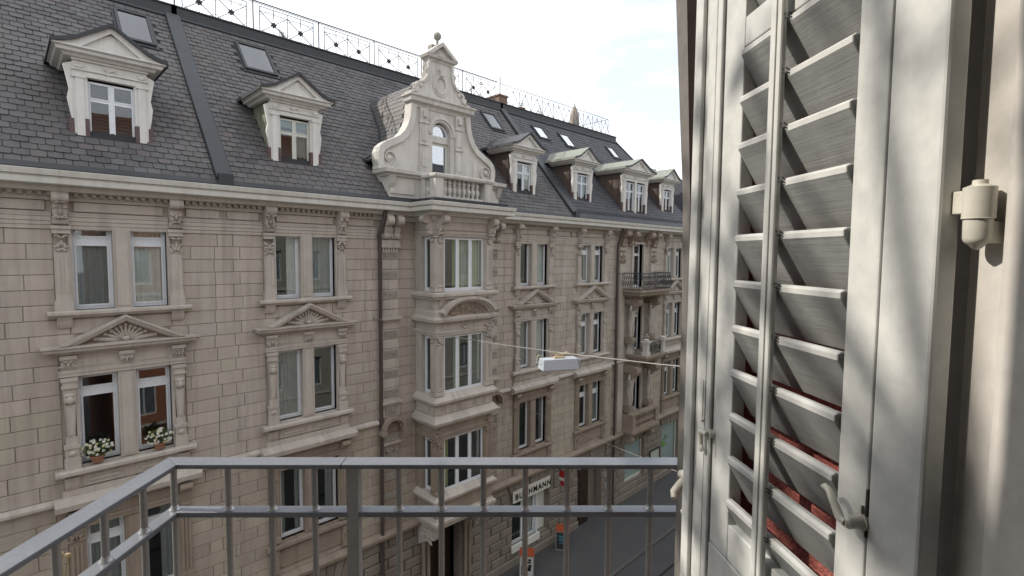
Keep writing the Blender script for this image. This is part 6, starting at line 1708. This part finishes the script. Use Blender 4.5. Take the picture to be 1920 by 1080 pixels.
# hinge
HC = LOC(.3895, .4315, 0)
hg = MB()
hcx, hcy = HC[0], HC[1]
hg.lathe(hcx, hcy, [(.0112, 13.5+.034), (.0112, 13.5+.0595), (.0055, 13.5+.062), (.0052, 13.5+.0655), (.001, 13.5+.066)], 20)
hg.lathe(hcx, hcy, [(.001, 13.5+.0075), (.0035, 13.5+.009), (.0055, 13.5+.0115), (.0075, 13.5+.013), (.0088, 13.5+.0145), (.0097, 13.5+.017), (.0100, 13.5+.033), (.0115, 13.5+.0335), (.0112, 13.5+.034)], 20)
hgo = hg.build('hinge', HW, SHU, smooth=True)
hb2 = MB(); hb2.box(.386, .4075, .0115, .0175, .0380, .0575); hb2.xform(SH); bevel(hb2.build('hinge_arm', HW, SHU), .001, 2)
hb3 = MB(); hb3.box(.389, .406, .425, .437, .013, .031); hb3.xform(LOC); hb3.build('hinge_pin_plate', HW, SHU)

# dry stalk beside the railing
ds_ = empty('dry_stalk', LOC(-1.00, 1.05, -1.58), 'thin dry plant stalk rising outside the railing at bottom left', 'plant')
s_ = MB(); s_.tube([(-1.04, 1.12, -1.58), (-1.03, 1.13, -1.1), (-1.022, 1.13, -.80), (-1.028, 1.13, -.70)], [.004, .003, .002, .0014], 5); s_.tube([(-1.024, 1.13, -.76), (-1.012, 1.13, -.70)], .0014, 4)
s_.xform(LOC); s_.build('stem', mat('dry_straw', (.42,.33,.17), None, .8, 20), ds_)
s_ = MB(); s_.blob((-1.012, 1.13, -.694), (.008, .005, .007), 6, 4); s_.blob((-1.028, 1.13, -.694), (.006, .005, .01), 6, 4); s_.xform(LOC); s_.build('seed_head', mat('straw_seed', (.5,.4,.22), None, .8, 20), ds_)
pb = MB(); pb.box(-1.15, -.86, .8, 1.25, -1.80, -1.56); pb.xform(LOC); pb.build('planter_box', REDBRICK, label='terracotta planter box hung outside the left side of the balcony railing', cat='planter')
# unseen tree added left of the balcony, crown placed to dapple the shutter
TC = EYE + sdir*3.6
tree = empty('added_dapple_tree', (TC.x-1.3, TC.y+.1, .1), 'tall street tree on the near pavement left of the balcony', 'tree')
BARK = mat('bark', (.10,.085,.07), (.14,.12,.10), .9, 8, bump=.6)
R = random.Random(21); tk = MB(); base = Vector((TC.x-1.3, TC.y+.1, .1)); crown0 = Vector((TC.x-.9, TC.y+.05, 12.5))
tk.tube([base, base+Vector((.05, 0, 5)), base+Vector((.15, .05, 9.5)), crown0], [.22, .18, .14, .10], 10)
tk.build('trunk', BARK, tree, smooth=True)
br = MB(); lv = MB()
def inside_view(p): return p.x > -.42
def branch(p, d, L, r, dep):
    q = p + d*L
    if inside_view(q): q.x = -.45 - R.uniform(0, .3)
    m_ = p.lerp(q, .5) + Vector((R.gauss(0, .05), R.gauss(0, .05), R.gauss(0, .05)))*L
    br.tube([p, m_, q], [r, r*.8, r*.6], 5 if dep < 2 else 4, False)
    if dep >= 3:
        for k in range(10):
            c = p.lerp(q, R.uniform(.1, 1.1)) + Vector((R.gauss(0, .05), R.gauss(0, .05), R.gauss(0, .05)))
            a = Vector((R.gauss(0, 1), R.gauss(0, 1), R.gauss(0, 1))).normalized(); b = a.orthogonal().normalized(); s_ = R.uniform(.025, .05)
            lv.add([c-a*s_, c+b*s_*.6, c+a*s_, c-b*s_*.6], [(0, 1, 2, 3)])
        return
    for k in range(3 if dep else 4):
        nd = (d + Vector((R.gauss(0, .55), R.gauss(0, .55), R.gauss(.05, .45)))).normalized()
        branch(p.lerp(q, R.uniform(.45, 1)), nd, L*R.uniform(.6, .85), r*.6, dep+1)
for i in range(13):
    a = 2*PI*i/13; p0 = crown0 + Vector((0, 0, .35*i-.6)); tgt = TC + Vector((R.gauss(0, .8), R.gauss(0, .7), R.gauss(0, .9)))
    branch(p0, (tgt-p0).normalized() if i % 3 else Vector((math.cos(a), math.sin(a), .6)).normalized(), R.uniform(.7, 1.2), .045, 0)
tk2 = MB(); tk2.tube([crown0, crown0+Vector((.1, 0, 2.2)), crown0+Vector((.2, 0, 5))], [.10, .06, .02], 8); tk2.build('leader', BARK, tree)
br.build('branches', BARK, tree, kind='stuff'); lv.build('foliage', LEAF_G, tree, kind='stuff')
